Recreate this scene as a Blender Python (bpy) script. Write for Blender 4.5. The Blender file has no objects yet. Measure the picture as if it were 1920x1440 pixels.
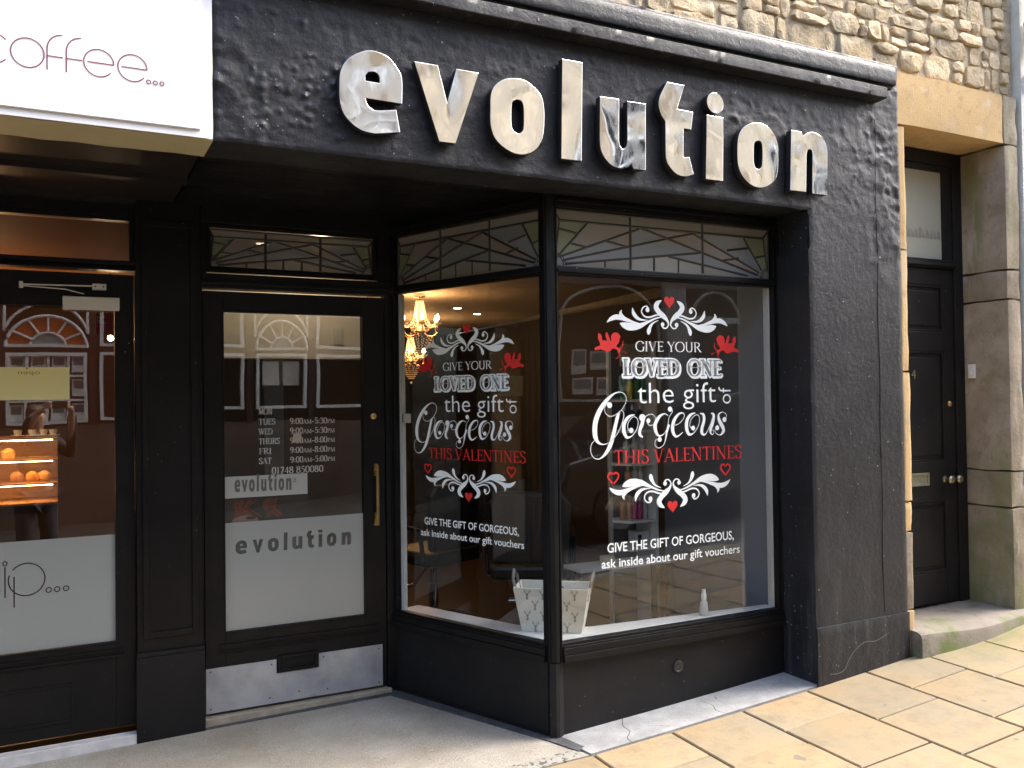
import bpy, bmesh, math, random
from mathutils import Vector, Matrix, noise
R = math.radians
rnd = random.Random(7)
sc = bpy.context.scene
COL = sc.collection

# ------------------------------------------------------------------ camera, sky, sun, exposure
cam = bpy.data.cameras.new('camera'); camo = bpy.data.objects.new('camera', cam); COL.objects.link(camo)
yaw, pitch, roll = 0.4735933, 0.01671314, -0.01299304
f_ = Vector((math.sin(yaw)*math.cos(pitch), math.cos(yaw)*math.cos(pitch), math.sin(pitch)))
r_ = Vector((math.cos(yaw), -math.sin(yaw), 0)); u_ = r_.cross(f_)
r2 = r_*math.cos(roll)+u_*math.sin(roll); u2 = -r_*math.sin(roll)+u_*math.cos(roll)
CAM = Vector((0, -3.344, 1.6))
camo.matrix_world = Matrix(((r2.x, u2.x, -f_.x, CAM.x), (r2.y, u2.y, -f_.y, CAM.y), (r2.z, u2.z, -f_.z, CAM.z), (0, 0, 0, 1)))
cam.sensor_width = 36; cam.lens = 36*1651.8/1920; cam.clip_start = 0.005; cam.clip_end = 600
sc.camera = camo
world = bpy.data.worlds.new('World'); sc.world = world; world.use_nodes = True
wn = world.node_tree.nodes; wl = world.node_tree.links
bg = wn['Background']; sky = wn.new('ShaderNodeTexSky'); sky.sky_type = 'NISHITA'; sky.sun_disc = False
SUN_EL, SUN_AZ = R(50), R(99)      # hazy high sun along the street, from the right
sky.sun_elevation = SUN_EL; sky.sun_rotation = SUN_AZ; sky.dust_density = 4; sky.air_density = 1.0; sky.ozone_density = .6
wl.new(sky.outputs[0], bg.inputs[0]); bg.inputs[1].default_value = 0.15
sun = bpy.data.lights.new('sun', 'SUN'); sun.energy = 1.25; sun.angle = R(40); sun.color = (1, .97, .93)
suno = bpy.data.objects.new('sun', sun); COL.objects.link(suno)
sd = Vector((math.sin(SUN_AZ)*math.cos(SUN_EL), math.cos(SUN_AZ)*math.cos(SUN_EL), math.sin(SUN_EL)))
suno.rotation_euler = sd.to_track_quat('Z', 'Y').to_euler()
sc.view_settings.view_transform = 'Standard'; sc.view_settings.look = 'None'
sc.view_settings.exposure = 2.5; sc.view_settings.gamma = 1
sc.view_settings.use_curve_mapping = False
sc.render.engine = 'CYCLES'
cy = sc.cycles
cy.max_bounces = 8; cy.diffuse_bounces = 4; cy.glossy_bounces = 4; cy.transparent_max_bounces = 14; cy.transmission_bounces = 4
cy.caustics_reflective = False; cy.caustics_refractive = False; cy.sample_clamp_indirect = 4
try: cy.use_denoising = True
except Exception: pass

# ------------------------------------------------------------------ materials
def new_mat(name):
    m = bpy.data.materials.new(name); m.use_nodes = True
    return m, m.node_tree.nodes, m.node_tree.links, m.node_tree.nodes['Principled BSDF']
def ramp(N, pts):
    r = N.new('ShaderNodeValToRGB'); e = r.color_ramp.elements
    while len(e) < len(pts): e.new(.5)
    for k, (p, c) in enumerate(pts):
        e[k].position = p; e[k].color = (c[0], c[1], c[2], 1) if not isinstance(c, (int, float)) else (c, c, c, 1)
    return r
def tex(N, L, scale, detail=6, rough=.6, kind='noise', vec=None, stretch=None, dist=0):
    t = N.new('ShaderNodeTexVoronoi' if kind == 'vor' else 'ShaderNodeTexNoise'); t.inputs['Scale'].default_value = scale
    if kind == 'noise':
        t.inputs['Detail'].default_value = detail; t.inputs['Roughness'].default_value = rough; t.inputs['Distortion'].default_value = dist
    if vec is None:
        c = N.new('ShaderNodeNewGeometry'); vec = c.outputs['Position']
    if stretch:
        mp = N.new('ShaderNodeMapping'); mp.inputs['Scale'].default_value = stretch; L.new(vec, mp.inputs[0]); vec = mp.outputs[0]
    L.new(vec, t.inputs['Vector'])
    return t
def mixc(N, L, fac, a, b, mode='MIX'):
    m = N.new('ShaderNodeMix'); m.data_type = 'RGBA'; m.blend_type = mode
    if isinstance(fac, (int, float)): m.inputs[0].default_value = fac
    else: L.new(fac, m.inputs[0])
    for i, v in ((6, a), (7, b)):
        if isinstance(v, tuple): m.inputs[i].default_value = (v[0], v[1], v[2], 1)
        else: L.new(v, m.inputs[i])
    return m.outputs[2]
def mat(name, c1, c2=None, rough=.5, rough2=None, scale=6, metal=0, bump=0, bscale=40, spec=.5, specks=None, coat=0, stretch=None, lo=.35, hi=.65, objrand=0, emis=None, estr=0):
    m, N, L, B = new_mat(name)
    B.inputs['Roughness'].default_value = rough; B.inputs['Metallic'].default_value = metal
    B.inputs['Specular IOR Level'].default_value = spec; B.inputs['Coat Weight'].default_value = coat
    out = None
    if c2 is None: B.inputs['Base Color'].default_value = (*c1, 1)
    else:
        t = tex(N, L, scale, stretch=stretch); rp = ramp(N, [(lo, c1), (hi, c2)]); L.new(t.outputs[0], rp.inputs[0]); out = rp.outputs[0]
    if specks:
        (sc_, th, col) = specks
        v = tex(N, L, sc_, detail=2); rp = ramp(N, [(th, 0), (th+.02, 1)]); L.new(v.outputs[0], rp.inputs[0])
        out = mixc(N, L, rp.outputs[0], out if out else c1, col)
    if objrand:
        oi = N.new('ShaderNodeObjectInfo'); hs = N.new('ShaderNodeHueSaturation')
        mr = N.new('ShaderNodeMapRange'); mr.inputs[3].default_value = 1-objrand; mr.inputs[4].default_value = 1+objrand
        L.new(oi.outputs['Random'], mr.inputs[0]); L.new(mr.outputs[0], hs.inputs['Value'])
        if out: L.new(out, hs.inputs['Color'])
        else: hs.inputs['Color'].default_value = (*c1, 1)
        out = hs.outputs[0]
    if out: L.new(out, B.inputs['Base Color'])
    if rough2 is not None:
        t = tex(N, L, scale*1.7); mr = N.new('ShaderNodeMapRange'); mr.inputs[1].default_value = .3; mr.inputs[2].default_value = .7
        mr.inputs[3].default_value = rough; mr.inputs[4].default_value = rough2; L.new(t.outputs[0], mr.inputs[0]); L.new(mr.outputs[0], B.inputs['Roughness'])
    if bump:
        t = tex(N, L, bscale, detail=8, stretch=stretch); b = N.new('ShaderNodeBump'); b.inputs['Strength'].default_value = bump; b.inputs['Distance'].default_value = .01
        L.new(t.outputs[0], b.inputs['Height']); L.new(b.outputs[0], B.inputs['Normal'])
    if emis:
        B.inputs['Emission Color'].default_value = (*emis, 1); B.inputs['Emission Strength'].default_value = estr
    return m

def black_wood(name, base=(.0045, .005, .006), warm=(.008, .0075, .0075), rough=.3, rough2=.5):
    m, N, L, B = new_mat(name)
    t = tex(N, L, 3); rp = ramp(N, [(.35, base), (.65, warm)]); L.new(t.outputs[0], rp.inputs[0])
    # worn chips and dust
    v = tex(N, L, 70, detail=3, rough=.5); r2_ = ramp(N, [(.745, 0), (.76, 1)]); L.new(v.outputs[0], r2_.inputs[0])
    d = tex(N, L, 9, detail=9, rough=.75); r3 = ramp(N, [(.5, 0), (.75, .4)]); L.new(d.outputs[0], r3.inputs[0])
    c = mixc(N, L, r3.outputs[0], rp.outputs[0], (.018, .018, .02)); c = mixc(N, L, r2_.outputs[0], c, (.22, .22, .22)); L.new(c, B.inputs['Base Color'])
    t2 = tex(N, L, 5); mr = N.new('ShaderNodeMapRange'); mr.inputs[1].default_value = .3; mr.inputs[2].default_value = .7
    mr.inputs[3].default_value = rough; mr.inputs[4].default_value = rough2; L.new(t2.outputs[0], mr.inputs[0]); L.new(mr.outputs[0], B.inputs['Roughness'])
    w = tex(N, L, 60, detail=5, stretch=(1, 1, .15)); b = N.new('ShaderNodeBump'); b.inputs['Strength'].default_value = .12; b.inputs['Distance'].default_value = .004
    L.new(w.outputs[0], b.inputs['Height']); L.new(b.outputs[0], B.inputs['Normal'])
    return m
def glass_mat(name, tint=(1, 1, 1), ior=1.5, boost=.95, wav=.0):
    m, N, L, B = new_mat(name); N.remove(B)
    tr = N.new('ShaderNodeBsdfTransparent'); tr.inputs[0].default_value = (*tint, 1)
    gl = N.new('ShaderNodeBsdfGlossy'); gl.inputs['Roughness'].default_value = 0
    # Schlick reflectance, the same from both sides of a pane
    ge = N.new('ShaderNodeNewGeometry'); dt = N.new('ShaderNodeVectorMath'); dt.operation = 'DOT_PRODUCT'; L.new(ge.outputs['Incoming'], dt.inputs[0])
    def mth(op, a, b=None):
        n = N.new('ShaderNodeMath'); n.operation = op
        for i, v in enumerate((a, b)):
            if v is None: continue
            if isinstance(v, (int, float)): n.inputs[i].default_value = v
            else: L.new(v, n.inputs[i])
        return n.outputs[0]
    ca = mth('ABSOLUTE', dt.outputs['Value']); p5_ = mth('POWER', mth('SUBTRACT', 1.0, ca), 5.0)
    fac = mth('MINIMUM', mth('ADD', mth('MULTIPLY', p5_, .96), .04*boost), 1.0)
    mx = N.new('ShaderNodeMixShader'); L.new(fac, mx.inputs[0]); L.new(tr.outputs[0], mx.inputs[1]); L.new(gl.outputs[0], mx.inputs[2])
    if wav:
        t = tex(N, L, 2.2, detail=1); b = N.new('ShaderNodeBump'); b.inputs['Strength'].default_value = wav; b.inputs['Distance'].default_value = .02
        L.new(t.outputs[0], b.inputs['Height']); L.new(b.outputs[0], gl.inputs['Normal'])
    L.new(ge.outputs['Normal'], dt.inputs[1])
    L.new(mx.outputs[0], N['Material Output'].inputs[0])
    return m
def film_mat(name, col, alpha, rough=.35, spec=.5):      # frosted or printed film: part diffuse, part see-through
    m, N, L, B = new_mat(name); B.inputs['Base Color'].default_value = (*col, 1); B.inputs['Roughness'].default_value = rough
    B.inputs['Specular IOR Level'].default_value = spec; B.inputs['Alpha'].default_value = alpha
    return m
def emit_mat(name, col, s):
    m, N, L, B = new_mat(name); B.inputs['Base Color'].default_value = (*col, 1)
    B.inputs['Emission Color'].default_value = (*col, 1); B.inputs['Emission Strength'].default_value = s
    return m

M_wood = black_wood('black_gloss_paint')
M_wood.node_tree.nodes['Principled BSDF'].inputs['Specular IOR Level'].default_value = .2
M_wood2 = black_wood('black_satin_paint', (.0065, .0068, .008), (.012, .0115, .0115), .4, .6)
M_wood2.node_tree.nodes['Principled BSDF'].inputs['Specular IOR Level'].default_value = .22
def plaster():
    m, N, L, B = new_mat('black_painted_plaster')
    t = tex(N, L, 2.3, detail=8, rough=.7); rp = ramp(N, [(.3, (.012, .0128, .0155)), (.7, (.024, .025, .029))]); L.new(t.outputs[0], rp.inputs[0])
    v = tex(N, L, 60, detail=2, rough=.4); rs = ramp(N, [(.735, 0), (.75, 1)]); L.new(v.outputs[0], rs.inputs[0])
    # pale vertical scuffs and rain runs
    s = tex(N, L, 16, detail=5, stretch=(1, 1, .07)); r3 = ramp(N, [(.56, 0), (.74, .55)]); L.new(s.outputs[0], r3.inputs[0])
    g = N.new('ShaderNodeNewGeometry'); sx = N.new('ShaderNodeSeparateXYZ'); L.new(g.outputs['Position'], sx.inputs[0])
    mr = N.new('ShaderNodeMapRange'); mr.inputs[1].default_value = .9; mr.inputs[2].default_value = .25; mr.inputs[3].default_value = .15; mr.inputs[4].default_value = 1
    L.new(sx.outputs[2], mr.inputs[0]); mm = N.new('ShaderNodeMath'); mm.operation = 'MULTIPLY'; L.new(r3.outputs[0], mm.inputs[0]); L.new(mr.outputs[0], mm.inputs[1])
    c = mixc(N, L, mm.outputs[0], rp.outputs[0], (.09, .09, .09)); c = mixc(N, L, rs.outputs[0], c, (.3, .29, .27)); L.new(c, B.inputs['Base Color'])
    B.inputs['Roughness'].default_value = .42; B.inputs['Specular IOR Level'].default_value = .28
    t2 = tex(N, L, 6); mr = N.new('ShaderNodeMapRange'); mr.inputs[1].default_value = .3; mr.inputs[2].default_value = .7; mr.inputs[3].default_value = .3; mr.inputs[4].default_value = .5
    L.new(t2.outputs[0], mr.inputs[0]); L.new(mr.outputs[0], B.inputs['Roughness'])
    b1 = tex(N, L, 30, detail=12, rough=.7); b = N.new('ShaderNodeBump'); b.inputs['Strength'].default_value = .6; b.inputs['Distance'].default_value = .007
    L.new(b1.outputs[0], b.inputs['Height']); L.new(b.outputs[0], B.inputs['Normal'])
    return m
M_plaster = plaster()
M_steel = None
def steel():
    m, N, L, B = new_mat('polished_steel')
    B.inputs['Base Color'].default_value = (.90, .885, .86, 1); B.inputs['Metallic'].default_value = 1; B.inputs['Roughness'].default_value = .07
    t = tex(N, L, 3.4, detail=.5, dist=.3); b = N.new('ShaderNodeBump'); b.inputs['Strength'].default_value = .85; b.inputs['Distance'].default_value = .02
    L.new(t.outputs[0], b.inputs['Height']); L.new(b.outputs[0], B.inputs['Normal'])
    s = tex(N, L, 18, detail=8, rough=.75, stretch=(1, 1, .35)); mr = N.new('ShaderNodeMapRange'); mr.inputs[1].default_value = .4; mr.inputs[2].default_value = .8; mr.inputs[3].default_value = .03; mr.inputs[4].default_value = .26
    L.new(s.outputs[0], mr.inputs[0]); L.new(mr.outputs[0], B.inputs['Roughness'])
    return m
M_steel = steel()
M_steelside = mat('brushed_steel_shaded_side', (.16, .16, .17), rough=.4, metal=1)  # same steel, colour darkened to paint in the dark reflections on the letter sides
M_glass = glass_mat('window_glass', (.945, .955, .955), boost=1.3, wav=.05)
M_glassd = glass_mat('door_glass', (.93, .94, .93), boost=2.5, wav=.03)
M_frost = film_mat('frosted_film', (.33, .355, .34), .95, .14)
M_frost2 = film_mat('pale_film', (.30, .29, .26), .55, .35)
M_white = mat('white_vinyl', (.84, .90, .90), rough=.5)
M_whitev2 = mat('worn_white_vinyl', (.42, .43, .42), rough=.5)
M_red = mat('red_vinyl', (.62, .022, .022), rough=.45)
M_grey = mat('grey_print', (.16, .17, .17), rough=.5)
M_mid = mat('mid_grey_print', (.45, .48, .48), rough=.5)
M_whitepaint = mat('white_gloss_paint', (.74, .75, .74), (.66, .68, .66), rough=.4, scale=9, specks=(50, .72, (.35, .33, .3)))
M_cream = mat('cream_paint', (.50, .46, .29), (.46, .42, .26), rough=.6, scale=8, bump=.1)
M_signwhite = mat('white_sign_board', (.92, .92, .92), rough=.35)
M_magenta = mat('plum_lettering', (.20, .045, .085), rough=.45)
M_brass = mat('brass', (.62, .42, .16), (.45, .33, .15), rough=.28, metal=1, scale=20)
M_oldbrass = mat('dull_brass', (.38, .33, .24), rough=.4, metal=1)
M_galv = mat('galvanised_plate', (.34, .36, .39), (.50, .52, .545), rough=.42, rough2=.6, metal=.55, scale=6, bump=.03, specks=(3.0, .62, (.30, .31, .33)))
M_lead = mat('lead_came_metal', (.016, .013, .011), (.028, .024, .02), rough=.45, scale=30, spec=.6)
M_leadstrip = mat('dark_edge_paint', (.045, .047, .052), (.085, .087, .09), rough=.7, scale=18, bump=.3, bscale=60)
def aggregate():
    m, N, L, B = new_mat('worn_granolithic_floor')
    a = tex(N, L, 1.6, detail=6, rough=.65); r0 = ramp(N, [(.32, (.27, .235, .18)), (.55, (.37, .34, .285)), (.75, (.44, .42, .375))]); L.new(a.outputs[0], r0.inputs[0])
    v = tex(N, L, 240, detail=2, rough=.4); r1 = ramp(N, [(.36, .62), (.5, 1), (.68, 1.25)]); L.new(v.outputs[0], r1.inputs[0])
    c = mixc(N, L, .8, r0.outputs[0], r1.outputs[0], 'MULTIPLY')
    s = tex(N, L, 5, detail=8, rough=.8, stretch=(.35, 1.5, 1)); r2_ = ramp(N, [(.6, 0), (.72, .5)]); L.new(s.outputs[0], r2_.inputs[0]); c = mixc(N, L, r2_.outputs[0], c, (.15, .13, .11))
    L.new(c, B.inputs['Base Color']); B.inputs['Roughness'].default_value = .8
    g = tex(N, L, 130, detail=3); b = N.new('ShaderNodeBump'); b.inputs['Strength'].default_value = .85; b.inputs['Distance'].default_value = .006; L.new(g.outputs[0], b.inputs['Height'])
    g2 = tex(N, L, 14, detail=4, stretch=(.25, 1.6, 1)); b2 = N.new('ShaderNodeBump'); b2.inputs['Strength'].default_value = .5; b2.inputs['Distance'].default_value = .01; L.new(g2.outputs[0], b2.inputs['Height']); L.new(b.outputs[0], b2.inputs['Normal'])
    L.new(b2.outputs[0], B.inputs['Normal'])
    return m
M_floor = aggregate()
M_step = mat('pale_terrazzo', (.24, .24, .235), (.35, .35, .345), rough=.65, scale=9, specks=(190, .60, (.18, .18, .18)), bump=.15, bscale=90)
M_speck = mat('speckled_kerb_stone', (.34, .32, .27), (.22, .21, .18), rough=.8, scale=60, specks=(45, .57, (.07, .07, .06)), bump=.3)
def slab():
    m, N, L, B = new_mat('yellow_sandstone_slab')
    oi = N.new('ShaderNodeObjectInfo'); g = N.new('ShaderNodeNewGeometry')
    ad = N.new('ShaderNodeVectorMath'); ad.operation = 'ADD'; L.new(g.outputs['Position'], ad.inputs[0])
    mv = N.new('ShaderNodeVectorMath'); mv.operation = 'SCALE'; mv.inputs['Scale'].default_value = 40; cx = N.new('ShaderNodeCombineXYZ'); L.new(oi.outputs['Random'], cx.inputs[0]); L.new(cx.outputs[0], mv.inputs[0]); L.new(mv.outputs[0], ad.inputs[1])
    a = tex(N, L, 2.6, detail=4, rough=.5, vec=ad.outputs[0]); r0 = ramp(N, [(.3, (.235, .195, .122)), (.5, (.28, .21, .112)), (.7, (.31, .20, .086))]); L.new(a.outputs[0], r0.inputs[0])
    hs = N.new('ShaderNodeHueSaturation'); mr = N.new('ShaderNodeMapRange'); mr.inputs[3].default_value = .82; mr.inputs[4].default_value = 1.1; L.new(oi.outputs['Random'], mr.inputs[0]); L.new(mr.outputs[0], hs.inputs['Value']); hs.inputs['Saturation'].default_value = .92; L.new(r0.outputs[0], hs.inputs['Color'])
    d = tex(N, L, 9, detail=9, rough=.75); r1 = ramp(N, [(.46, 0), (.74, .7)]); L.new(d.outputs[0], r1.inputs[0]); c = mixc(N, L, r1.outputs[0], hs.outputs[0], (.14, .11, .07))
    gm = tex(N, L, 13, detail=2, rough=.4); rg = ramp(N, [(.735, 0), (.75, .8)]); L.new(gm.outputs[0], rg.inputs[0]); c = mixc(N, L, rg.outputs[0], c, (.13, .115, .10))
    # moss near the doorstep
    sx = N.new('ShaderNodeSeparateXYZ'); L.new(g.outputs['Position'], sx.inputs[0])
    mx = N.new('ShaderNodeMapRange'); mx.inputs[1].default_value = 4.05; mx.inputs[2].default_value = 4.6; L.new(sx.outputs[0], mx.inputs[0])
    my = N.new('ShaderNodeMapRange'); my.inputs[1].default_value = -.38; my.inputs[2].default_value = -.02; L.new(sx.outputs[1], my.inputs[0])
    n3 = tex(N, L, 5, detail=6); mu = N.new('ShaderNodeMath'); mu.operation = 'MULTIPLY'; L.new(mx.outputs[0], mu.inputs[0]); L.new(my.outputs[0], mu.inputs[1])
    mu2 = N.new('ShaderNodeMath'); mu2.operation = 'MULTIPLY'; L.new(mu.outputs[0], mu2.inputs[0]); L.new(n3.outputs[0], mu2.inputs[1]); mu3 = N.new('ShaderNodeMath'); mu3.operation = 'MULTIPLY'; mu3.inputs[1].default_value = 1.5; mu3.use_clamp = True; L.new(mu2.outputs[0], mu3.inputs[0])
    c = mixc(N, L, mu3.outputs[0], c, (.11, .125, .04)); L.new(c, B.inputs['Base Color']); B.inputs['Roughness'].default_value = .75
    b1 = tex(N, L, 90, detail=8); b = N.new('ShaderNodeBump'); b.inputs['Strength'].default_value = .3; b.inputs['Distance'].default_value = .004; L.new(b1.outputs[0], b.inputs['Height']); L.new(b.outputs[0], B.inputs['Normal'])
    return m
M_slab = slab()
M_joint = mat('dark_sand_joint', (.025, .02, .015), (.055, .045, .032), rough=.95, scale=40, bump=.4)
def stone_mat(name, ramp_pts, val=.22, moss=None, dirt=.6, scale=3.0, fine=60, strength=.5, dist=.012):
    m, N, L, B = new_mat(name)
    oi = N.new('ShaderNodeObjectInfo'); g = N.new('ShaderNodeNewGeometry')
    cx = N.new('ShaderNodeCombineXYZ'); L.new(oi.outputs['Random'], cx.inputs[0]); L.new(oi.outputs['Random'], cx.inputs[2])
    mv = N.new('ShaderNodeVectorMath'); mv.operation = 'SCALE'; mv.inputs['Scale'].default_value = 37; L.new(cx.outputs[0], mv.inputs[0])
    ad = N.new('ShaderNodeVectorMath'); ad.operation = 'ADD'; L.new(g.outputs['Position'], ad.inputs[0]); L.new(mv.outputs[0], ad.inputs[1])
    a = tex(N, L, scale, detail=7, rough=.65, vec=ad.outputs[0], dist=.4); r0 = ramp(N, ramp_pts); L.new(a.outputs[0], r0.inputs[0])
    hs = N.new('ShaderNodeHueSaturation'); mr = N.new('ShaderNodeMapRange'); mr.inputs[3].default_value = 1-val; mr.inputs[4].default_value = 1+val
    fr = N.new('ShaderNodeMath'); fr.operation = 'FRACT'; m7 = N.new('ShaderNodeMath'); m7.operation = 'MULTIPLY'; m7.inputs[1].default_value = 7.13; L.new(oi.outputs['Random'], m7.inputs[0]); L.new(m7.outputs[0], fr.inputs[0])
    L.new(fr.outputs[0], mr.inputs[0]); L.new(mr.outputs[0], hs.inputs['Value']); L.new(r0.outputs[0], hs.inputs['Color']); c = hs.outputs[0]
    d = tex(N, L, 14, detail=9, rough=.8); r1 = ramp(N, [(.52, 0), (.72, dirt)]); L.new(d.outputs[0], r1.inputs[0]); c = mixc(N, L, r1.outputs[0], c, (.16, .12, .08))
    if moss:
        for (sc_, st, th, col, amt) in moss:
            n = tex(N, L, sc_, detail=7, rough=.65, stretch=st); r2_ = ramp(N, [(th, 0), (th+.12, amt)]); L.new(n.outputs[0], r2_.inputs[0]); c = mixc(N, L, r2_.outputs[0], c, col)
    L.new(c, B.inputs['Base Color']); B.inputs['Roughness'].default_value = .88; B.inputs['Specular IOR Level'].default_value = .25
    b1 = tex(N, L, fine, detail=9, rough=.7); b = N.new('ShaderNodeBump'); b.inputs['Strength'].default_value = strength; b.inputs['Distance'].default_value = dist; L.new(b1.outputs[0], b.inputs['Height']); L.new(b.outputs[0], B.inputs['Normal'])
    return m
M_rubble = stone_mat('rubble_stone', [(.25, (.34, .27, .20)), (.42, (.60, .47, .29)), (.55, (.66, .54, .37)), (.68, (.60, .43, .22)), (.8, (.70, .63, .52))], .25, dirt=.35, scale=2.2, fine=34, strength=1.0, dist=.02)
M_mortar = mat('lime_mortar', (.56, .46, .31), (.38, .30, .20), rough=.95, scale=12, bump=.9, bscale=50)
M_ashlar = stone_mat('golden_sandstone', [(.3, (.44, .33, .19)), (.5, (.50, .34, .16)), (.7, (.46, .36, .24))], .12, scale=1.6, fine=80, strength=.25, moss=[(2.2, (1, 1, .5), .50, (.34, .29, .20), .65), (5, (1, 1, 1), .60, (.62, .52, .40), .5)])
M_jamb = stone_mat('weathered_sandstone', [(.25, (.13, .12, .085)), (.45, (.25, .21, .155)), (.58, (.32, .28, .22)), (.75, (.36, .31, .19))], .15, dirt=.85, scale=2.2, fine=45, strength=.6,
                   moss=[(2.1, (1.6, 1.6, .4), .49, (.17, .185, .07), .75), (2.6, (1, 1, .4), .60, (.07, .068, .06), .75), (3.3, (1.5, 1.5, .4), .56, (.46, .46, .40), .65), (9, (1, 1, .6), .62, (.20, .15, .10), .5)])
M_cill = stone_mat('worn_doorstep_stone', [(.3, (.17, .15, .12)), (.55, (.22, .195, .165)), (.75, (.26, .23, .17))], .1, scale=2, fine=70, strength=.35, moss=[(3, (1, 1, 1), .5, (.12, .15, .045), .85), (7, (1, 1, 1), .55, (.10, .09, .07), .6)])
M_render = mat('white_render', (.66, .66, .61), (.54, .54, .47), rough=.85, scale=8, bump=.5, bscale=50)
M_pipe = mat('white_pipe_paint', (.75, .75, .71), rough=.4)
M_plastic = mat('white_plastic', (.66, .66, .64), rough=.4)
M_dark = mat('interior_dark', (.028, .025, .023), (.04, .035, .03), rough=.75, scale=2)
M_intwall = mat('interior_grey_wall', (.115, .12, .135), (.10, .105, .12), rough=.7, scale=2)
M_intpale = mat('interior_pale_grey_wall', (.26, .29, .34), (.24, .265, .31), rough=.7, scale=2)
M_ceiling = mat('interior_ceiling', (.42, .36, .30), rough=.8)
M_woodfloor = mat('interior_wood_floor', (.045, .026, .017), (.075, .042, .026), rough=.35, scale=5, stretch=(1, 8, 1))
M_leather = mat('black_leather', (.012, .012, .013), rough=.35)
M_chrome = mat('chrome', (.7, .7, .7), rough=.12, metal=1)
M_brownwall = mat('cafe_wall', (.24, .11, .05), (.20, .09, .04), rough=.7, scale=3)
M_tanwood = mat('cafe_wood', (.36, .18, .08), (.26, .12, .05), rough=.5, scale=8, stretch=(1, 1, 8))
M_bulb = emit_mat('bulb_glow', (1, .62, .26), 9)
M_spot = emit_mat('spot_glow', (1, .82, .5), 10)
M_crystal = mat('crystal', (.9, .75, .55), rough=.08, metal=.0, spec=1, emis=(1, .5, .2), estr=.05)  # faint warm glow added in place of bulb light caught in the crystal
M_gold = mat('gilded_arm', (.75, .45, .18), rough=.25, metal=1)
M_beige = mat('beige_board', (.42, .37, .27), rough=.6)
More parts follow.
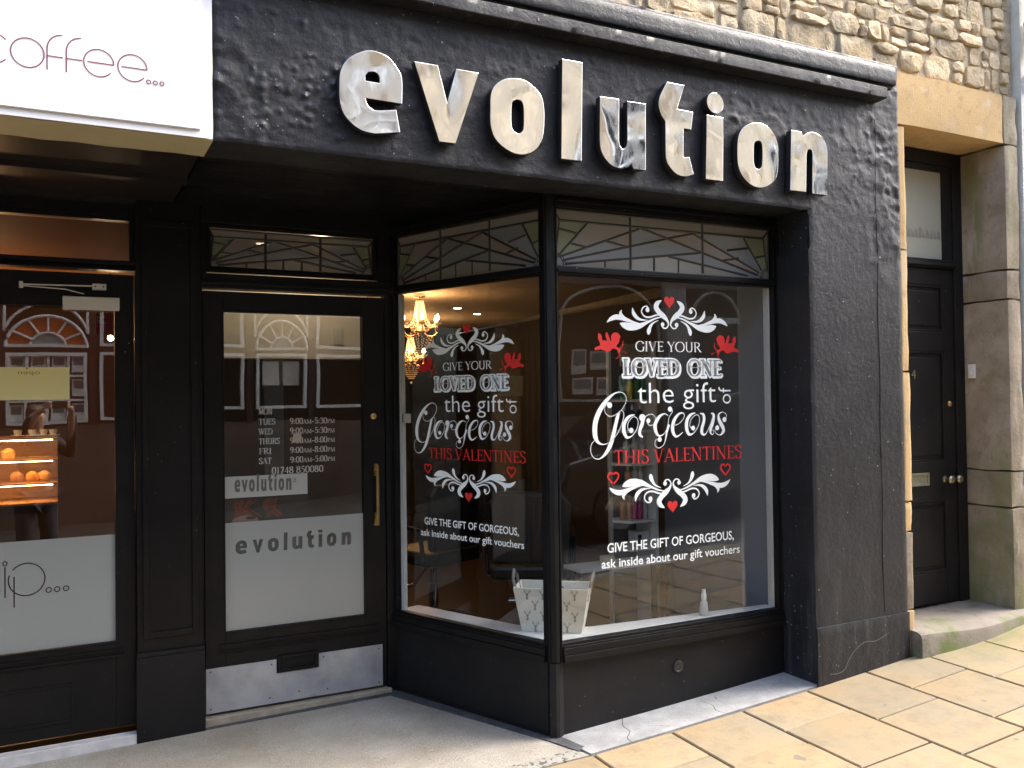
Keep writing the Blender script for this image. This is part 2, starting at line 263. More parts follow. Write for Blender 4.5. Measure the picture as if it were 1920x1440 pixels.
# ------------------------------------------------------------------ mesh helpers
class MB:
    def __init__(s): s.v = []; s.f = []
    def add(s, vs, fs):
        n = len(s.v); s.v += [Vector(v) for v in vs]; s.f += [tuple(i+n for i in f) for f in fs]; return s
    def box(s, x0, x1, y0, y1, z0, z1):
        return s.add([(x0,y0,z0),(x1,y0,z0),(x1,y1,z0),(x0,y1,z0),(x0,y0,z1),(x1,y0,z1),(x1,y1,z1),(x0,y1,z1)],
                     [(0,3,2,1),(4,5,6,7),(0,1,5,4),(1,2,6,5),(2,3,7,6),(3,0,4,7)])
    def prism(s, pts, a, b, axis='y'):          # polygon in (x,z) extruded along y, or (x,y) along z, or (y,z) along x
        n = len(pts)
        mk = {'y': lambda p, t: (p[0], t, p[1]), 'z': lambda p, t: (p[0], p[1], t), 'x': lambda p, t: (t, p[0], p[1])}[axis]
        return s.add([mk(p, a) for p in pts]+[mk(p, b) for p in pts], [tuple(range(n))[::-1], tuple(range(n, 2*n))]+[(i, (i+1) % n, n+(i+1) % n, n+i) for i in range(n)])
    def tube(s, pts, r, seg=8, cap=True):
        pts = [Vector(p) for p in pts]; rs = r if isinstance(r, (list, tuple)) else [r]*len(pts)
        n0 = len(s.v); up = Vector((0, 0, 1))
        for i, p in enumerate(pts):
            d = (pts[min(i+1, len(pts)-1)]-pts[max(i-1, 0)]).normalized()
            a = d.cross(up if abs(d.z) < .95 else Vector((1, 0, 0))).normalized(); b = d.cross(a)
            for k in range(seg): t = 2*math.pi*k/seg; s.v.append(p+(a*math.cos(t)+b*math.sin(t))*rs[i])
        for i in range(len(pts)-1):
            for k in range(seg): a = n0+i*seg+k; b = n0+i*seg+(k+1) % seg; s.f.append((a, b, b+seg, a+seg))
        if cap: s.f.append(tuple(range(n0, n0+seg))[::-1]); s.f.append(tuple(range(n0+(len(pts)-1)*seg, n0+len(pts)*seg)))
        return s
    def lathe(s, prof, c=(0, 0, 0), seg=16, axis='z'):     # prof: (radius, height)
        n0 = len(s.v); c = Vector(c)
        for r, h in prof:
            for k in range(seg):
                t = 2*math.pi*k/seg; a, b = r*math.cos(t), r*math.sin(t)
                s.v.append(c+(Vector((a, b, h)) if axis == 'z' else Vector((a, -h, b)) if axis == 'y' else Vector((-h, a, b))))
        for i in range(len(prof)-1):
            for k in range(seg): a = n0+i*seg+k; b = n0+i*seg+(k+1) % seg; s.f.append((a, b, b+seg, a+seg))
        s.f.append(tuple(range(n0, n0+seg))[::-1]); s.f.append(tuple(range(n0+(len(prof)-1)*seg, n0+len(prof)*seg)))
        return s
    def ball(s, c, r, seg=10, rings=6, sz=1):
        return s.lathe([(max(r*math.sin(math.pi*i/rings), r*.02), -r*sz*math.cos(math.pi*i/rings)) for i in range(rings+1)], c, seg)
    def frame(s, x0, x1, z0, z1, w, y0, y1):    # four butted bars round an opening; outer size given
        wl, wr, wb, wt = w if isinstance(w, tuple) else (w, w, w, w)
        s.box(x0, x0+wl, y0, y1, z0, z1); s.box(x1-wr, x1, y0, y1, z0, z1)
        s.box(x0+wl, x1-wr, y0, y1, z0, z0+wb); s.box(x0+wl, x1-wr, y0, y1, z1-wt, z1); return s
    def xf(s, mt): s.v = [mt @ v for v in s.v]; return s
    def build(s, name, m, parent=None, smooth=False, bevel=0, local=False, **props):
        off = Vector((0, 0, 0)); p = parent
        while p is not None and not local: off += p.location; p = p.parent
        me = bpy.data.meshes.new(name); me.from_pydata([v-off for v in s.v], [], s.f); me.validate()
        bm = bmesh.new(); bm.from_mesh(me); bmesh.ops.recalc_face_normals(bm, faces=bm.faces); bm.to_mesh(me); bm.free()
        if smooth:
            for q in me.polygons: q.use_smooth = True
            if hasattr(me, 'set_sharp_from_angle'): me.set_sharp_from_angle(angle=R(40))
        me.materials.append(m)
        o = bpy.data.objects.new(name, me); COL.objects.link(o)
        if parent: o.parent = parent
        if bevel:
            b = o.modifiers.new('b', 'BEVEL'); b.width = bevel; b.segments = 2; b.limit_method = 'ANGLE'; b.angle_limit = R(50); b.use_clamp_overlap = True
        for k, v in props.items(): o[k] = v
        return o
def empty(name, loc=(0, 0, 0), parent=None):
    o = bpy.data.objects.new(name, None); o.empty_display_size = .1; COL.objects.link(o)
    off = Vector((0, 0, 0)); p = parent
    while p is not None: off += p.location; p = p.parent
    o.location = Vector(loc)-off
    if parent: o.parent = parent
    return o
def tag(o, label, cat, group=None):
    o['label'] = label; o['category'] = cat
    if group: o['group'] = group
    return o
def thing(name, label, cat, loc=(0, 0, 0), group=None): return tag(empty(name, loc), label, cat, group)
def part(name, loc, parent, label=None):
    o = empty(name, loc, parent)
    if label: o['label'] = label
    return o
def copy_tree(o, parent=None):
    c = o.copy(); COL.objects.link(c); c.parent = parent
    for ch in o.children: copy_tree(ch, c)
    return c
def catmull(P, n=6, closed=False):
    out = []; N_ = len(P)
    for i in range(N_ if closed else N_-1):
        p0, p1, p2, p3 = [P[j % N_] if closed else P[min(max(j, 0), N_-1)] for j in (i-1, i, i+1, i+2)]
        for k in range(n):
            t = k/n; out.append(tuple(.5*(2*b+(c-a)*t+(2*a-5*b+4*c-d)*t*t+(3*b-a-3*c+d)*t**3) for a, b, c, d in zip(p0, p1, p2, p3)))
    if not closed: out.append(tuple(P[-1]))
    return out
def outline(pts, n=5):      # (x, z, corner) in mm -> dense outline, smooth between corners
    cs = [i for i, p in enumerate(pts) if len(p) > 2 and p[2]]
    P = [(p[0], p[1]) for p in pts]
    if not cs: return catmull(P, n, True)
    out = []
    for a, b in zip(cs, cs[1:]+[cs[0]+len(P)]):
        seg = [P[i % len(P)] for i in range(a, b+1)]
        out += [seg[0]] if len(seg) == 2 else catmull(seg, n)[:-1]
    return out
class Flat:      # flat lettering in the x,z plane; every stroke sits a hair in front of the last, so none coincide
    def __init__(s): s.mb = MB(); s.k = 0; s.g = {}
    def _y(s, x0=None, x1=None, z0=None, z1=None):
        s.k += 1; return -0.00004*(s.k % 24)
    def ribbon(s, P):           # (x, z, w)
        y = s._y(); n = len(P); vs = []
        for i, (x, z, w) in enumerate(P):
            a = P[max(i-1, 0)]; b = P[min(i+1, n-1)]; dx, dz = b[0]-a[0], b[1]-a[1]; l = math.hypot(dx, dz) or 1; nx, nz = -dz/l*w/2, dx/l*w/2
            vs += [(x+nx, y, z+nz), (x-nx, y, z-nz)]
        s.mb.add(vs, [(2*i, 2*i+1, 2*i+3, 2*i+2) for i in range(n-1)])
    def poly(s, P):
        y = s._y(); from mathutils.geometry import tessellate_polygon
        vs = [Vector((p[0], p[1], 0)) for p in P]; tr = tessellate_polygon([vs]); s.mb.add([(p[0], y, p[1]) for p in P], [tuple(t) for t in tr])
    def disc(s, x, z, r, n=16): s.poly([(x+r*math.cos(2*math.pi*k/n), z+r*math.sin(2*math.pi*k/n)) for k in range(n)])
    def rect(s, x0, x1, z0, z1): s.poly([(x0, z0), (x1, z0), (x1, z1), (x0, z1)])
# serif capitals drawn as pen strokes: unit cap height
SER = {
 'G': (.78, [('s', '.70,.76 .64,.9 .45,1 .24,.93 .09,.72 .06,.5 .09,.28 .24,.07 .45,0 .62,.05 .70,.15', 'p'), ('l', '.70,.42 .70,.08', 'T')], ['.70,.43']),
 'I': (.34, [('l', '.17,0 .17,1', 'T')], ['.17,.02', '.17,.98']),
 'V': (.74, [('l', '.10,1 .37,0', 'T'), ('l', '.37,0 .64,1', 't')], ['.10,.98', '.64,.98']),
 'E': (.60, [('l', '.16,0 .16,1', 'T'), ('l', '.1,.975 .54,.975', 't'), ('l', '.1,.025 .56,.025', 't'), ('l', '.16,.52 .45,.52', 't'), ('l', '.53,1 .53,.85', 't'), ('l', '.55,0 .56,.17', 't'), ('l', '.45,.6 .45,.44', 't')], ['.14,.98', '.14,.02']),
 'F': (.56, [('l', '.16,0 .16,1', 'T'), ('l', '.1,.975 .54,.975', 't'), ('l', '.16,.52 .45,.52', 't'), ('l', '.53,1 .53,.85', 't'), ('l', '.45,.6 .45,.44', 't')], ['.14,.98', '.16,.02']),
 'Y': (.72, [('l', '.09,1 .36,.47', 'T'), ('l', '.63,1 .36,.47', 't'), ('l', '.36,.5 .36,0', 'T')], ['.09,.98', '.63,.98', '.36,.02']),
 'O': (.86, [('s', '.43,1 .62,.94 .77,.74 .80,.5 .77,.26 .62,.06 .43,0 .24,.06 .09,.26 .06,.5 .09,.74 .24,.94 .43,1', 'p')], []),
 'U': (.78, [('s', '.16,1 .16,.6 .16,.3 .24,.08 .42,0 .58,.08 .64,.3 .64,.6 .64,1', 'p')], ['.16,.98', '.64,.98']),
 'R': (.72, [('l', '.16,0 .16,1', 'T'), ('s', '.16,.975 .36,.975 .52,.88 .54,.74 .50,.6 .36,.51 .16,.5', 'p'), ('l', '.34,.5 .66,.02', 'T')], ['.14,.98', '.16,.02', '.68,.02']),
 'T': (.66, [('l', '.33,0 .33,1', 'T'), ('l', '.04,.975 .62,.975', 't'), ('l', '.05,1 .04,.8', 't'), ('l', '.61,1 .62,.8', 't')], ['.33,.02']),
 'H': (.84, [('l', '.16,0 .16,1', 'T'), ('l', '.68,0 .68,1', 'T'), ('l', '.16,.51 .68,.51', 't')], ['.16,.02', '.16,.98', '.68,.02', '.68,.98']),
 'S': (.56, [('s', '.46,.8 .44,.93 .3,1 .15,.95 .09,.8 .14,.64 .3,.54 .44,.42 .48,.25 .42,.07 .27,0 .13,.06 .09,.22', 'p')], []),
 'A': (.76, [('l', '.08,0 .38,1', 't'), ('l', '.36,1 .66,0', 'T'), ('l', '.18,.34 .56,.34', 't')], ['.09,.02', '.66,.02']),
 'L': (.58, [('l', '.16,0 .16,1', 'T'), ('l', '.1,.025 .54,.025', 't'), ('l', '.53,0 .55,.2', 't')], ['.16,.98', '.14,.02']),
 'N': (.84, [('l', '.15,0 .15,1', 't'), ('l', '.13,1 .68,0', 'T'), ('l', '.68,0 .68,1', 't')], ['.15,.02', '.11,.98', '.68,.98']),
 'D': (.82, [('l', '.16,0 .16,1', 'T'), ('s', '.16,.975 .42,.975 .64,.86 .74,.66 .75,.5 .74,.34 .64,.14 .42,.025 .16,.025', 'p')], ['.13,.98', '.13,.02']),
 'M': (.98, [('l', '.15,0 .17,1', 't'), ('l', '.15,1 .48,.04', 'T'), ('l', '.48,.04 .80,1', 't'), ('l', '.82,0 .80,1', 'T')], ['.15,.02', '.13,.98', '.82,.98', '.82,.02']),
 'W': (1.02, [('l', '.08,1 .30,0', 'T'), ('l', '.30,0 .5,.95', 't'), ('l', '.48,1 .70,0', 'T'), ('l', '.70,0 .92,1', 't')], ['.08,.98', '.5,.98', '.92,.98']),
 '0': (.56, [('s', '.28,1 .4,.93 .47,.72 .48,.5 .47,.28 .4,.07 .28,0 .16,.07 .09,.28 .08,.5 .09,.72 .16,.93 .28,1', 'p')], []),
 '3': (.54, [('s', '.1,.82 .2,.97 .33,.97 .42,.82 .38,.62 .24,.53', 'p'), ('s', '.24,.53 .4,.46 .46,.28 .4,.08 .24,0 .1,.06', 'p')], []),
 '4': (.56, [('l', '.38,0 .38,1', 'T'), ('l', '.38,1 .06,.3', 't'), ('l', '.06,.27 .5,.27', 't')], []),
 '5': (.54, [('l', '.15,.97 .44,.97', 'T2'), ('l', '.15,.97 .12,.55', 't'), ('s', '.12,.55 .28,.62 .42,.5 .45,.3 .38,.08 .22,0 .08,.06', 'p')], []),
 '7': (.54, [('l', '.06,.96 .48,.96', 'T2'), ('l', '.48,.96 .2,0', 'T')], []),
 '8': (.56, [('s', '.28,1 .4,.95 .43,.78 .38,.62 .28,.54 .16,.62 .12,.78 .16,.95 .28,1', 'p'), ('s', '.28,.54 .42,.44 .47,.25 .4,.06 .28,0 .14,.06 .08,.25 .12,.44 .28,.54', 'p')], []),
 '9': (.56, [('s', '.28,1 .4,.93 .46,.7 .4,.5 .27,.43 .14,.5 .09,.72 .16,.94 .28,1', 'p'), ('s', '.46,.72 .44,.35 .32,.08 .14,0', 'p')], []),
 ':': (.26, [('l', '.13,.05 .13,.2', 'T'), ('l', '.13,.5 .13,.65', 'T')], []),
 '-': (.44, [('l', '.05,.34 .38,.34', 'T2')], []),
 '1': (.40, [('l', '.2,0 .2,1', 'T'), ('l', '.2,1 .08,.86', 't')], ['.2,.02']),
 'P': (.62, [('l', '.16,0 .16,1', 'T'), ('s', '.16,.975 .36,.975 .52,.88 .54,.74 .50,.58 .36,.49 .16,.48', 'p')], ['.14,.98', '.16,.02']),
 ' ': (.30, [], []),
}
def serif_text(fl, text, x0, x1, z0, h, T=.13, t=.045, ser=.22, st=.035, grow=0, dx=0, dz=0, sub=None):
    sizes = [(.72 if sub and c in sub else 1) for c in text]
    W_ = sum(SER[c.upper()][0]*k for c, k in zip(text, sizes)); kx = (x1-x0)/W_/h; x = x0
    for c, sz in zip(text, sizes):
        adv, strokes, serifs = SER[c.upper()]; hh = h*sz
        for kind, pts, wm in strokes:
            P = [tuple(float(q) for q in p.split(',')) for p in pts.split()]
            if kind == 's': P = catmull(P, 4)
            Q = []
            for i, (a, b) in enumerate(P):
                A_ = P[max(i-1, 0)]; B_ = P[min(i+1, len(P)-1)]; l = math.hypot(B_[0]-A_[0], B_[1]-A_[1]) or 1
                s_ = abs(B_[1]-A_[1])/l
                w = {'T': T, 't': t, 'T2': T*.8}.get(wm, t+(T-t)*s_**1.6)
                Q.append((x+a*kx*hh+dx, z0+b*hh+dz, (w+grow)*hh*(kx if wm in ('T', 'p') and kx < 1 else 1)))
            fl.ribbon(Q)
        for sr in serifs:
            a, b = map(float, sr.split(',')); a = x+a*kx*hh+dx; b = z0+b*hh+dz
            fl.rect(a-(ser+grow)*hh*kx/2, a+(ser+grow)*hh*kx/2, b-(st+grow)*hh/2, b+(st+grow)*hh/2)
        x += adv*kx*hh
def font_text(fl, text, x0, x1, z0, z1, offset=0, rot=0, mirror=False):     # built-in sans, fitted to a rectangle
    cu = bpy.data.curves.new('txt', 'FONT'); cu.body = text; cu.resolution_u = 3; cu.offset = offset
    o = bpy.data.objects.new('txt', cu); COL.objects.link(o)
    dg = bpy.context.evaluated_depsgraph_get(); me = bpy.data.meshes.new_from_object(o.evaluated_get(dg))
    vs = [(v.co.x, v.co.y) for v in me.vertices]; fs = [tuple(p.vertices) for p in me.polygons]
    bpy.data.objects.remove(o); bpy.data.curves.remove(cu); bpy.data.meshes.remove(me)
    if rot: vs = [(-b, a) for a, b in vs]
    if mirror: vs = [(-a, b) for a, b in vs]
    ax, bx = min(v[0] for v in vs), max(v[0] for v in vs); az, bz = min(v[1] for v in vs), max(v[1] for v in vs); y = fl._y()
    fl.mb.add([(x0+(a-ax)/(bx-ax)*(x1-x0), y, z0+(b-az)/(bz-az)*(z1-z0)) for a, b in vs], fs)
def curve_mesh(loops, extrude=0, bevel=0):      # nested outlines -> filled (and thickened) mesh, (x,z) plane, front at -y
    cu = bpy.data.curves.new('c', 'CURVE'); cu.dimensions = '2D'; cu.fill_mode = 'BOTH'; cu.extrude = extrude; cu.bevel_depth = bevel; cu.bevel_resolution = 1
    for lp in loops:
        sp = cu.splines.new('POLY'); sp.points.add(len(lp)-1)
        for i, (a, b) in enumerate(lp): sp.points[i].co = (a, b, 0, 1)
        sp.use_cyclic_u = True
    o = bpy.data.objects.new('c', cu); COL.objects.link(o); dg = bpy.context.evaluated_depsgraph_get()
    me = bpy.data.meshes.new_from_object(o.evaluated_get(dg)); mb = MB(); mb.add([(v.co.x, -v.co.z, v.co.y) for v in me.vertices], [tuple(p.vertices) for p in me.polygons])
    bpy.data.objects.remove(o); bpy.data.curves.remove(cu); bpy.data.meshes.remove(me)
    return mb
# ------------------------------------------------------------------ traced lettering and ornament (mm)
LETTERS = {'e':[[(1213.7,2781.3,1),(1214.8,2878.3,0),(1196.7,2918.8,0),(1162.4,2954.8,0),(1121.2,2969.4,0),(1077.0,2970.2,0),(1026.3,2946.9,0),(986.1,2911.0,0),(965.2,2862.3,0),(961.5,2813.2,0),(962.3,2761.7,0),(974.3,2714.9,0),(1006.9,2677.2,0),(1050.1,2653.6,0),(1100.7,2647.9,1),(1204.3,2666.0,1),(1188.9,2751.1,1),(1111.9,2737.8,0),(1088.1,2742.1,0),(1071.3,2756.1,0),(1062.2,2782.6,1)],[(1062.9,2848.2,1),(1064.1,2868.0,0),(1074.4,2884.4,0),(1093.1,2891.3,0),(1111.8,2888.7,0),(1122.9,2873.9,0),(1123.3,2847.6,1)]],'v':[[(1270.5,2958.2,1),(1369.6,2958.5,1),(1409.9,2807.4,1),(1454.4,2957.4,1),(1552.6,2956.7,1),(1444.5,2650.9,1),(1373.8,2649.8,1)]],'o':[[(1607.2,2816.3,0),(1609.6,2869.1,0),(1625.1,2908.9,0),(1663.1,2942.9,0),(1713.9,2959.5,0),(1769.4,2959.3,0),(1816.6,2935.8,0),(1851.0,2900.5,0),(1862.6,2851.9,0),(1862.5,2790.2,0),(1855.4,2731.4,0),(1834.6,2686.5,0),(1799.3,2655.5,0),(1756.1,2641.0,0),(1705.1,2644.5,0),(1655.0,2668.8,0),(1622.2,2702.3,0),(1607.1,2752.7,0)],[(1703.4,2822.2,0),(1707.3,2853.0,0),(1720.2,2868.5,0),(1738.2,2873.4,0),(1756.0,2867.6,0),(1764.3,2845.9,0),(1765.9,2807.9,0),(1764.3,2762.0,0),(1757.5,2738.2,0),(1741.1,2726.6,0),(1723.3,2728.9,0),(1707.3,2743.2,0),(1702.7,2772.9,0)]],'l':[[(1959.6,3082.5,1),(2060.8,3083.4,1),(2048.8,2646.0,1),(1948.1,2644.5,1)]],'u':[[(2153.0,2945.6,1),(2253.1,2948.9,1),(2248.2,2760.4,1),(2255.0,2734.9,0),(2271.7,2722.8,0),(2290.4,2736.3,0),(2296.7,2766.3,1),(2300.0,2945.5,1),(2399.5,2947.4,1),(2393.8,2642.1,1),(2327.1,2640.6,1),(2318.2,2663.2,1),(2292.1,2644.1,0),(2255.6,2636.1,0),(2212.6,2643.5,0),(2175.1,2671.4,0),(2153.1,2708.8,0),(2148.3,2756.1,1)]],'t':[[(2524.7,3067.6,1),(2623.8,3067.1,1),(2578.6,2948.4,1),(2672.9,2947.2,1),(2659.3,2864.4,1),(2615.0,2863.5,1),(2611.1,2729.1,1),(2616.8,2723.2,1),(2647.6,2730.0,1),(2670.9,2651.8,1),(2622.1,2637.2,0),(2575.4,2641.8,0),(2538.2,2668.3,0),(2515.8,2698.6,0),(2511.5,2744.9,1),(2512.5,2883.0,1),(2488.4,2910.2,0),(2476.0,2950.5,0),(2481.3,2988.5,0),(2499.2,3023.9,0)]],'i':[[(2758.1,2944.5,1),(2856.8,2944.8,1),(2848.3,2638.0,1),(2746.2,2637.2,1)]],'dot':[[(2859.9,3010.6,0),(2853.3,3035.5,0),(2835.1,3053.7,0),(2810.2,3060.3,0),(2785.3,3053.7,0),(2767.1,3035.5,0),(2760.4,3010.6,0),(2767.1,2985.7,0),(2785.3,2967.5,0),(2810.2,2960.8,0),(2835.1,2967.5,0),(2853.3,2985.7,0)]],'o2':[[(2946.1,2825.3,0),(2956.7,2875.7,0),(2986.2,2913.9,0),(3034.8,2941.5,0),(3080.2,2949.9,0),(3132.3,2942.8,0),(3177.8,2913.5,0),(3203.3,2866.4,0),(3207.1,2806.4,0),(3203.6,2740.5,0),(3189.0,2688.7,0),(3145.1,2649.1,0),(3085.8,2629.8,0),(3027.8,2637.5,0),(2977.5,2671.7,0),(2953.0,2708.4,0),(2944.5,2751.6,0)],[(3046.0,2812.6,0),(3049.9,2842.8,0),(3065.2,2858.5,0),(3089.9,2861.6,0),(3103.8,2844.3,0),(3105.4,2799.6,0),(3103.0,2754.5,0),(3094.6,2728.7,0),(3074.9,2717.6,0),(3055.6,2724.5,0),(3045.9,2753.1,0)]],'n':[[(3299.3,2941.7,1),(3369.1,2941.9,1),(3381.0,2922.9,1),(3412.7,2941.8,0),(3458.3,2949.1,0),(3507.3,2934.5,0),(3538.5,2901.9,0),(3550.1,2856.4,1),(3538.6,2634.7,1),(3437.7,2634.5,1),(3444.9,2833.8,1),(3438.4,2856.3,0),(3421.1,2859.4,0),(3407.0,2852.6,0),(3399.4,2828.5,1),(3391.2,2637.8,1),(3286.4,2636.3,1)]]}
FLOURISH = [[(-42.5,507.0,3.4),(-66.5,491.6,23.5),(-76.2,472.0,29.1),(-60.2,448.8,28.0),(-31.3,427.2,26.9),(-8.4,406.7,14.6),(-1.1,384.3,7.8),(-14.7,367.3,6.7),(-34.1,368.6,6.7),(-43.3,381.9,7.8)],[(-29.0,435.4,3.4),(-74.3,431.7,7.8),(-118.2,419.1,9.0),(-150.7,424.8,7.8),(-165.4,446.6,6.7),(-155.3,466.9,6.7),(-134.6,473.9,6.7),(-120.2,460.1,6.7)],[(-16.4,425.9,3.4),(-74.6,416.0,7.8),(-129.6,394.3,13.4),(-184.0,372.8,28.0),(-237.4,369.2,38.1),(-274.3,377.0,28.0),(-296.2,385.2,2.2)],[(-178.3,387.1,2.2),(-215.7,391.9,10.1),(-252.7,401.8,17.9),(-286.8,411.8,24.6),(-320.8,413.8,25.8),(-351.2,402.4,17.9),(-372.1,386.2,2.2)],[(-268.5,407.9,16.8),(-286.6,422.8,20.2),(-291.1,435.8,14.6),(-284.5,450.9,1.7)],[(-128.3,404.6,2.2),(-167.2,405.2,10.1),(-193.9,414.6,17.9),(-213.8,436.1,19.0),(-219.7,463.7,2.2)],[(-62.7,405.1,2.2),(-95.9,390.7,9.0),(-114.8,370.1,16.8),(-124.0,347.6,23.5),(-125.3,332.0,7.8)]]
FL_BALLS = [(-37.7,384.7,11.2),(-129.5,455.8,11.8)]
HEART = [(5.2,473.6,1),(-23.3,498.7,0),(-25.7,514.4,0),(-11.7,524.0,0),(6.0,515.7,1),(24.7,525.5,0),(39.6,517.0,0),(35.4,501.0,0)]
CUPID = [(-422.8,334.2,1),(-406.1,323.7,0),(-402.9,304.3,0),(-396.3,297.9,0),(-372.1,297.5,1),(-382.0,322.1,0),(-376.5,340.9,1),(-365.0,324.6,0),(-355.1,298.7,0),(-347.8,298.8,1),(-349.5,318.4,0),(-337.8,334.8,0),(-316.9,337.9,0),(-304.0,330.3,0),(-293.8,316.5,1),(-300.8,306.3,0),(-302.1,293.1,0),(-315.4,277.6,0),(-318.2,268.0,0),(-294.9,256.1,0),(-296.6,249.5,1),(-305.8,230.5,1),(-315.9,251.4,0),(-339.2,259.8,0),(-357.6,245.6,0),(-378.2,245.3,0),(-411.4,254.4,0),(-437.0,249.8,0),(-446.1,253.9,0),(-441.9,263.5,0),(-426.5,269.3,0),(-413.6,276.0,0),(-418.4,293.2,0),(-425.8,310.4,0)]
BOW = [[(-278.3,300.1,1.7),(-282.2,286.9,3.9),(-280.4,273.8,4.5),(-300.1,256.0,4.5),(-308.2,240.6,4.5),(-302.2,227.5,4.5),(-324.5,206.8,1.7)],[(-292.3,251.7,2.2),(-271.4,243.2,2.2),(-261.0,237.6,7.8)]]
GORGEOUS = [[(-370.7,-3.1,3.0),(-390.7,-26.3,3.0),(-388.4,-54.4,3.0),(-363.6,-71.3,3.0),(-329.8,-65.0,3.0),(-289.6,-37.4,3.0),(-266.2,0.2,3.0),(-271.3,31.1,3.0),(-299.5,45.6,3.7),(-339.2,36.5,8.5),(-384.6,1.7,19.5),(-424.3,-49.1,25.6),(-447.3,-104.5,26.8),(-449.4,-160.3,25.6),(-435.1,-193.3,15.9),(-404.9,-207.4,5.5),(-365.8,-198.0,3.0),(-325.9,-164.0,3.0),(-296.8,-117.6,3.0),(-280.6,-70.7,3.0),(-287.0,-47.8,3.0),(-301.2,-46.6,4.9),(-315.7,-70.0,17.1),(-330.7,-116.8,19.5),(-343.9,-163.5,20.7),(-361.5,-209.9,22.0),(-389.0,-251.0,15.9),(-422.7,-275.3,6.1),(-455.7,-271.6,3.0),(-474.4,-243.0,3.0),(-471.0,-206.0,3.0),(-448.7,-183.6,2.4)],[(-215.7,-67.2,3.7),(-250.4,-76.1,13.4),(-278.4,-108.6,19.5),(-281.4,-146.5,20.7),(-265.4,-176.3,14.6),(-234.9,-171.6,4.9),(-205.5,-139.1,3.7),(-196.1,-101.1,3.0),(-210.2,-79.3,3.0),(-233.3,-81.2,3.0),(-256.7,-109.2,3.0),(-257.2,-137.6,3.0),(-243.1,-147.5,3.7)],[(-163.7,-77.9,18.3),(-171.3,-111.2,20.7),(-185.8,-142.0,18.3),(-186.3,-165.9,17.1),(-168.5,-180.8,4.9)],[(-163.9,-87.5,4.9),(-134.2,-68.9,3.0),(-104.8,-69.4,3.0),(-88.7,-93.9,3.0),(-99.8,-117.8,3.0),(-129.4,-121.9,3.0),(-140.8,-107.2,3.0)],[(-12.5,-76.1,3.0),(-33.3,-66.0,4.9),(-66.4,-79.9,15.9),(-92.7,-118.0,20.7),(-89.8,-151.9,18.3),(-71.3,-175.6,9.8),(-41.3,-167.8,3.7),(-16.6,-134.5,3.7),(-6.7,-86.0,3.0),(15.1,-57.2,3.0),(9.3,-42.4,3.0)],[(-7.3,-120.1,14.6),(-21.9,-158.7,12.2),(-28.5,-187.6,7.3),(-42.3,-221.2,3.0),(-72.5,-237.0,3.0),(-95.9,-221.7,3.0),(-92.5,-200.1,3.0),(-77.5,-190.9,3.0)],[(16.7,-128.0,3.0),(56.4,-116.8,3.0),(87.6,-88.0,3.0),(85.0,-65.8,4.9),(57.4,-67.8,11.0),(27.6,-96.5,18.3),(14.7,-135.3,20.7),(21.9,-169.7,17.1),(42.9,-182.6,9.8),(80.0,-161.6,2.4)],[(162.4,-64.8,3.7),(131.1,-74.1,13.4),(107.0,-103.2,19.5),(103.7,-142.6,20.7),(118.0,-172.6,15.9),(147.8,-168.5,4.9),(179.8,-129.7,3.0),(188.1,-90.2,3.0),(168.4,-74.9,3.0),(136.9,-94.0,3.0),(123.8,-128.3,3.0),(138.9,-148.5,3.0)],[(190.5,-67.8,3.0),(213.6,-75.8,14.6),(216.7,-105.7,17.1),(202.7,-145.2,18.3),(202.8,-171.1,17.1),(226.0,-175.8,6.1),(255.4,-131.6,3.0),(270.2,-96.9,3.0)],[(263.2,-67.7,3.0),(280.8,-77.1,14.6),(276.2,-112.1,17.1),(260.1,-149.3,17.1),(259.0,-171.8,8.5),(273.5,-179.7,3.0),(280.3,-159.8,3.0),(264.4,-156.9,3.0)],[(358.7,-103.9,3.0),(365.8,-78.8,3.0),(340.2,-64.1,3.0),(314.1,-77.8,9.8),(318.0,-108.0,19.5),(340.4,-143.9,20.7),(343.1,-166.7,17.1),(318.3,-183.6,4.9),(289.7,-167.6,3.0),(293.5,-142.6,3.0)]]
GOR_BALLS = [(-363.7,-17.3,14.6),(-238.4,-143.9,12.8),(-170.8,-82.5,18.3),(-134.8,-98.7,12.2),(-66.9,-193.7,12.8),(0.2,-43.2,13.4),(145.2,-142.7,12.8),(352.3,-103.8,13.4),(303.0,-145.4,12.8)]
HEART_OPEN = [(-349.7,-397.2,1),(-374.5,-373.3,0),(-382.5,-354.2,0),(-368.3,-341.8,0),(-349.0,-353.6,1),(-329.1,-341.9,0),(-315.2,-357.6,0),(-324.0,-376.0,0)]
LEADS = [(0.003,0.985,0.995,1.013),(0.021,0.803,0.971,0.813),(0.021,0.803,0.003,0.953),(0.021,0.803,0.006,0.262),(0.971,0.813,0.997,0.954),(0.971,0.813,0.991,0.196),(0.325,1.06,0.324,0.039),(0.662,1.056,0.661,0.055),(0.003,0.136,0.138,0.793),(0.019,0.171,0.364,0.777),(0.034,0.119,0.621,0.788),(0.045,0.063,0.65,0.431),(0.961,0.188,0.87,0.791),(0.947,0.142,0.618,0.776),(0.94,0.092,0.376,0.792),(0.886,0.063,0.497,0.323),(0.02,0.655,0.092,0.596),(0.067,0.418,0.131,0.374),(0.216,0.509,0.314,0.431),(0.784,0.522,0.889,0.596),(0.764,0.325,0.842,0.393),(0.932,0.431,0.979,0.476),(0.212,0.14,0.212,0.053),(0.432,0.289,0.431,0.043),(0.545,0.276,0.544,0.038)]
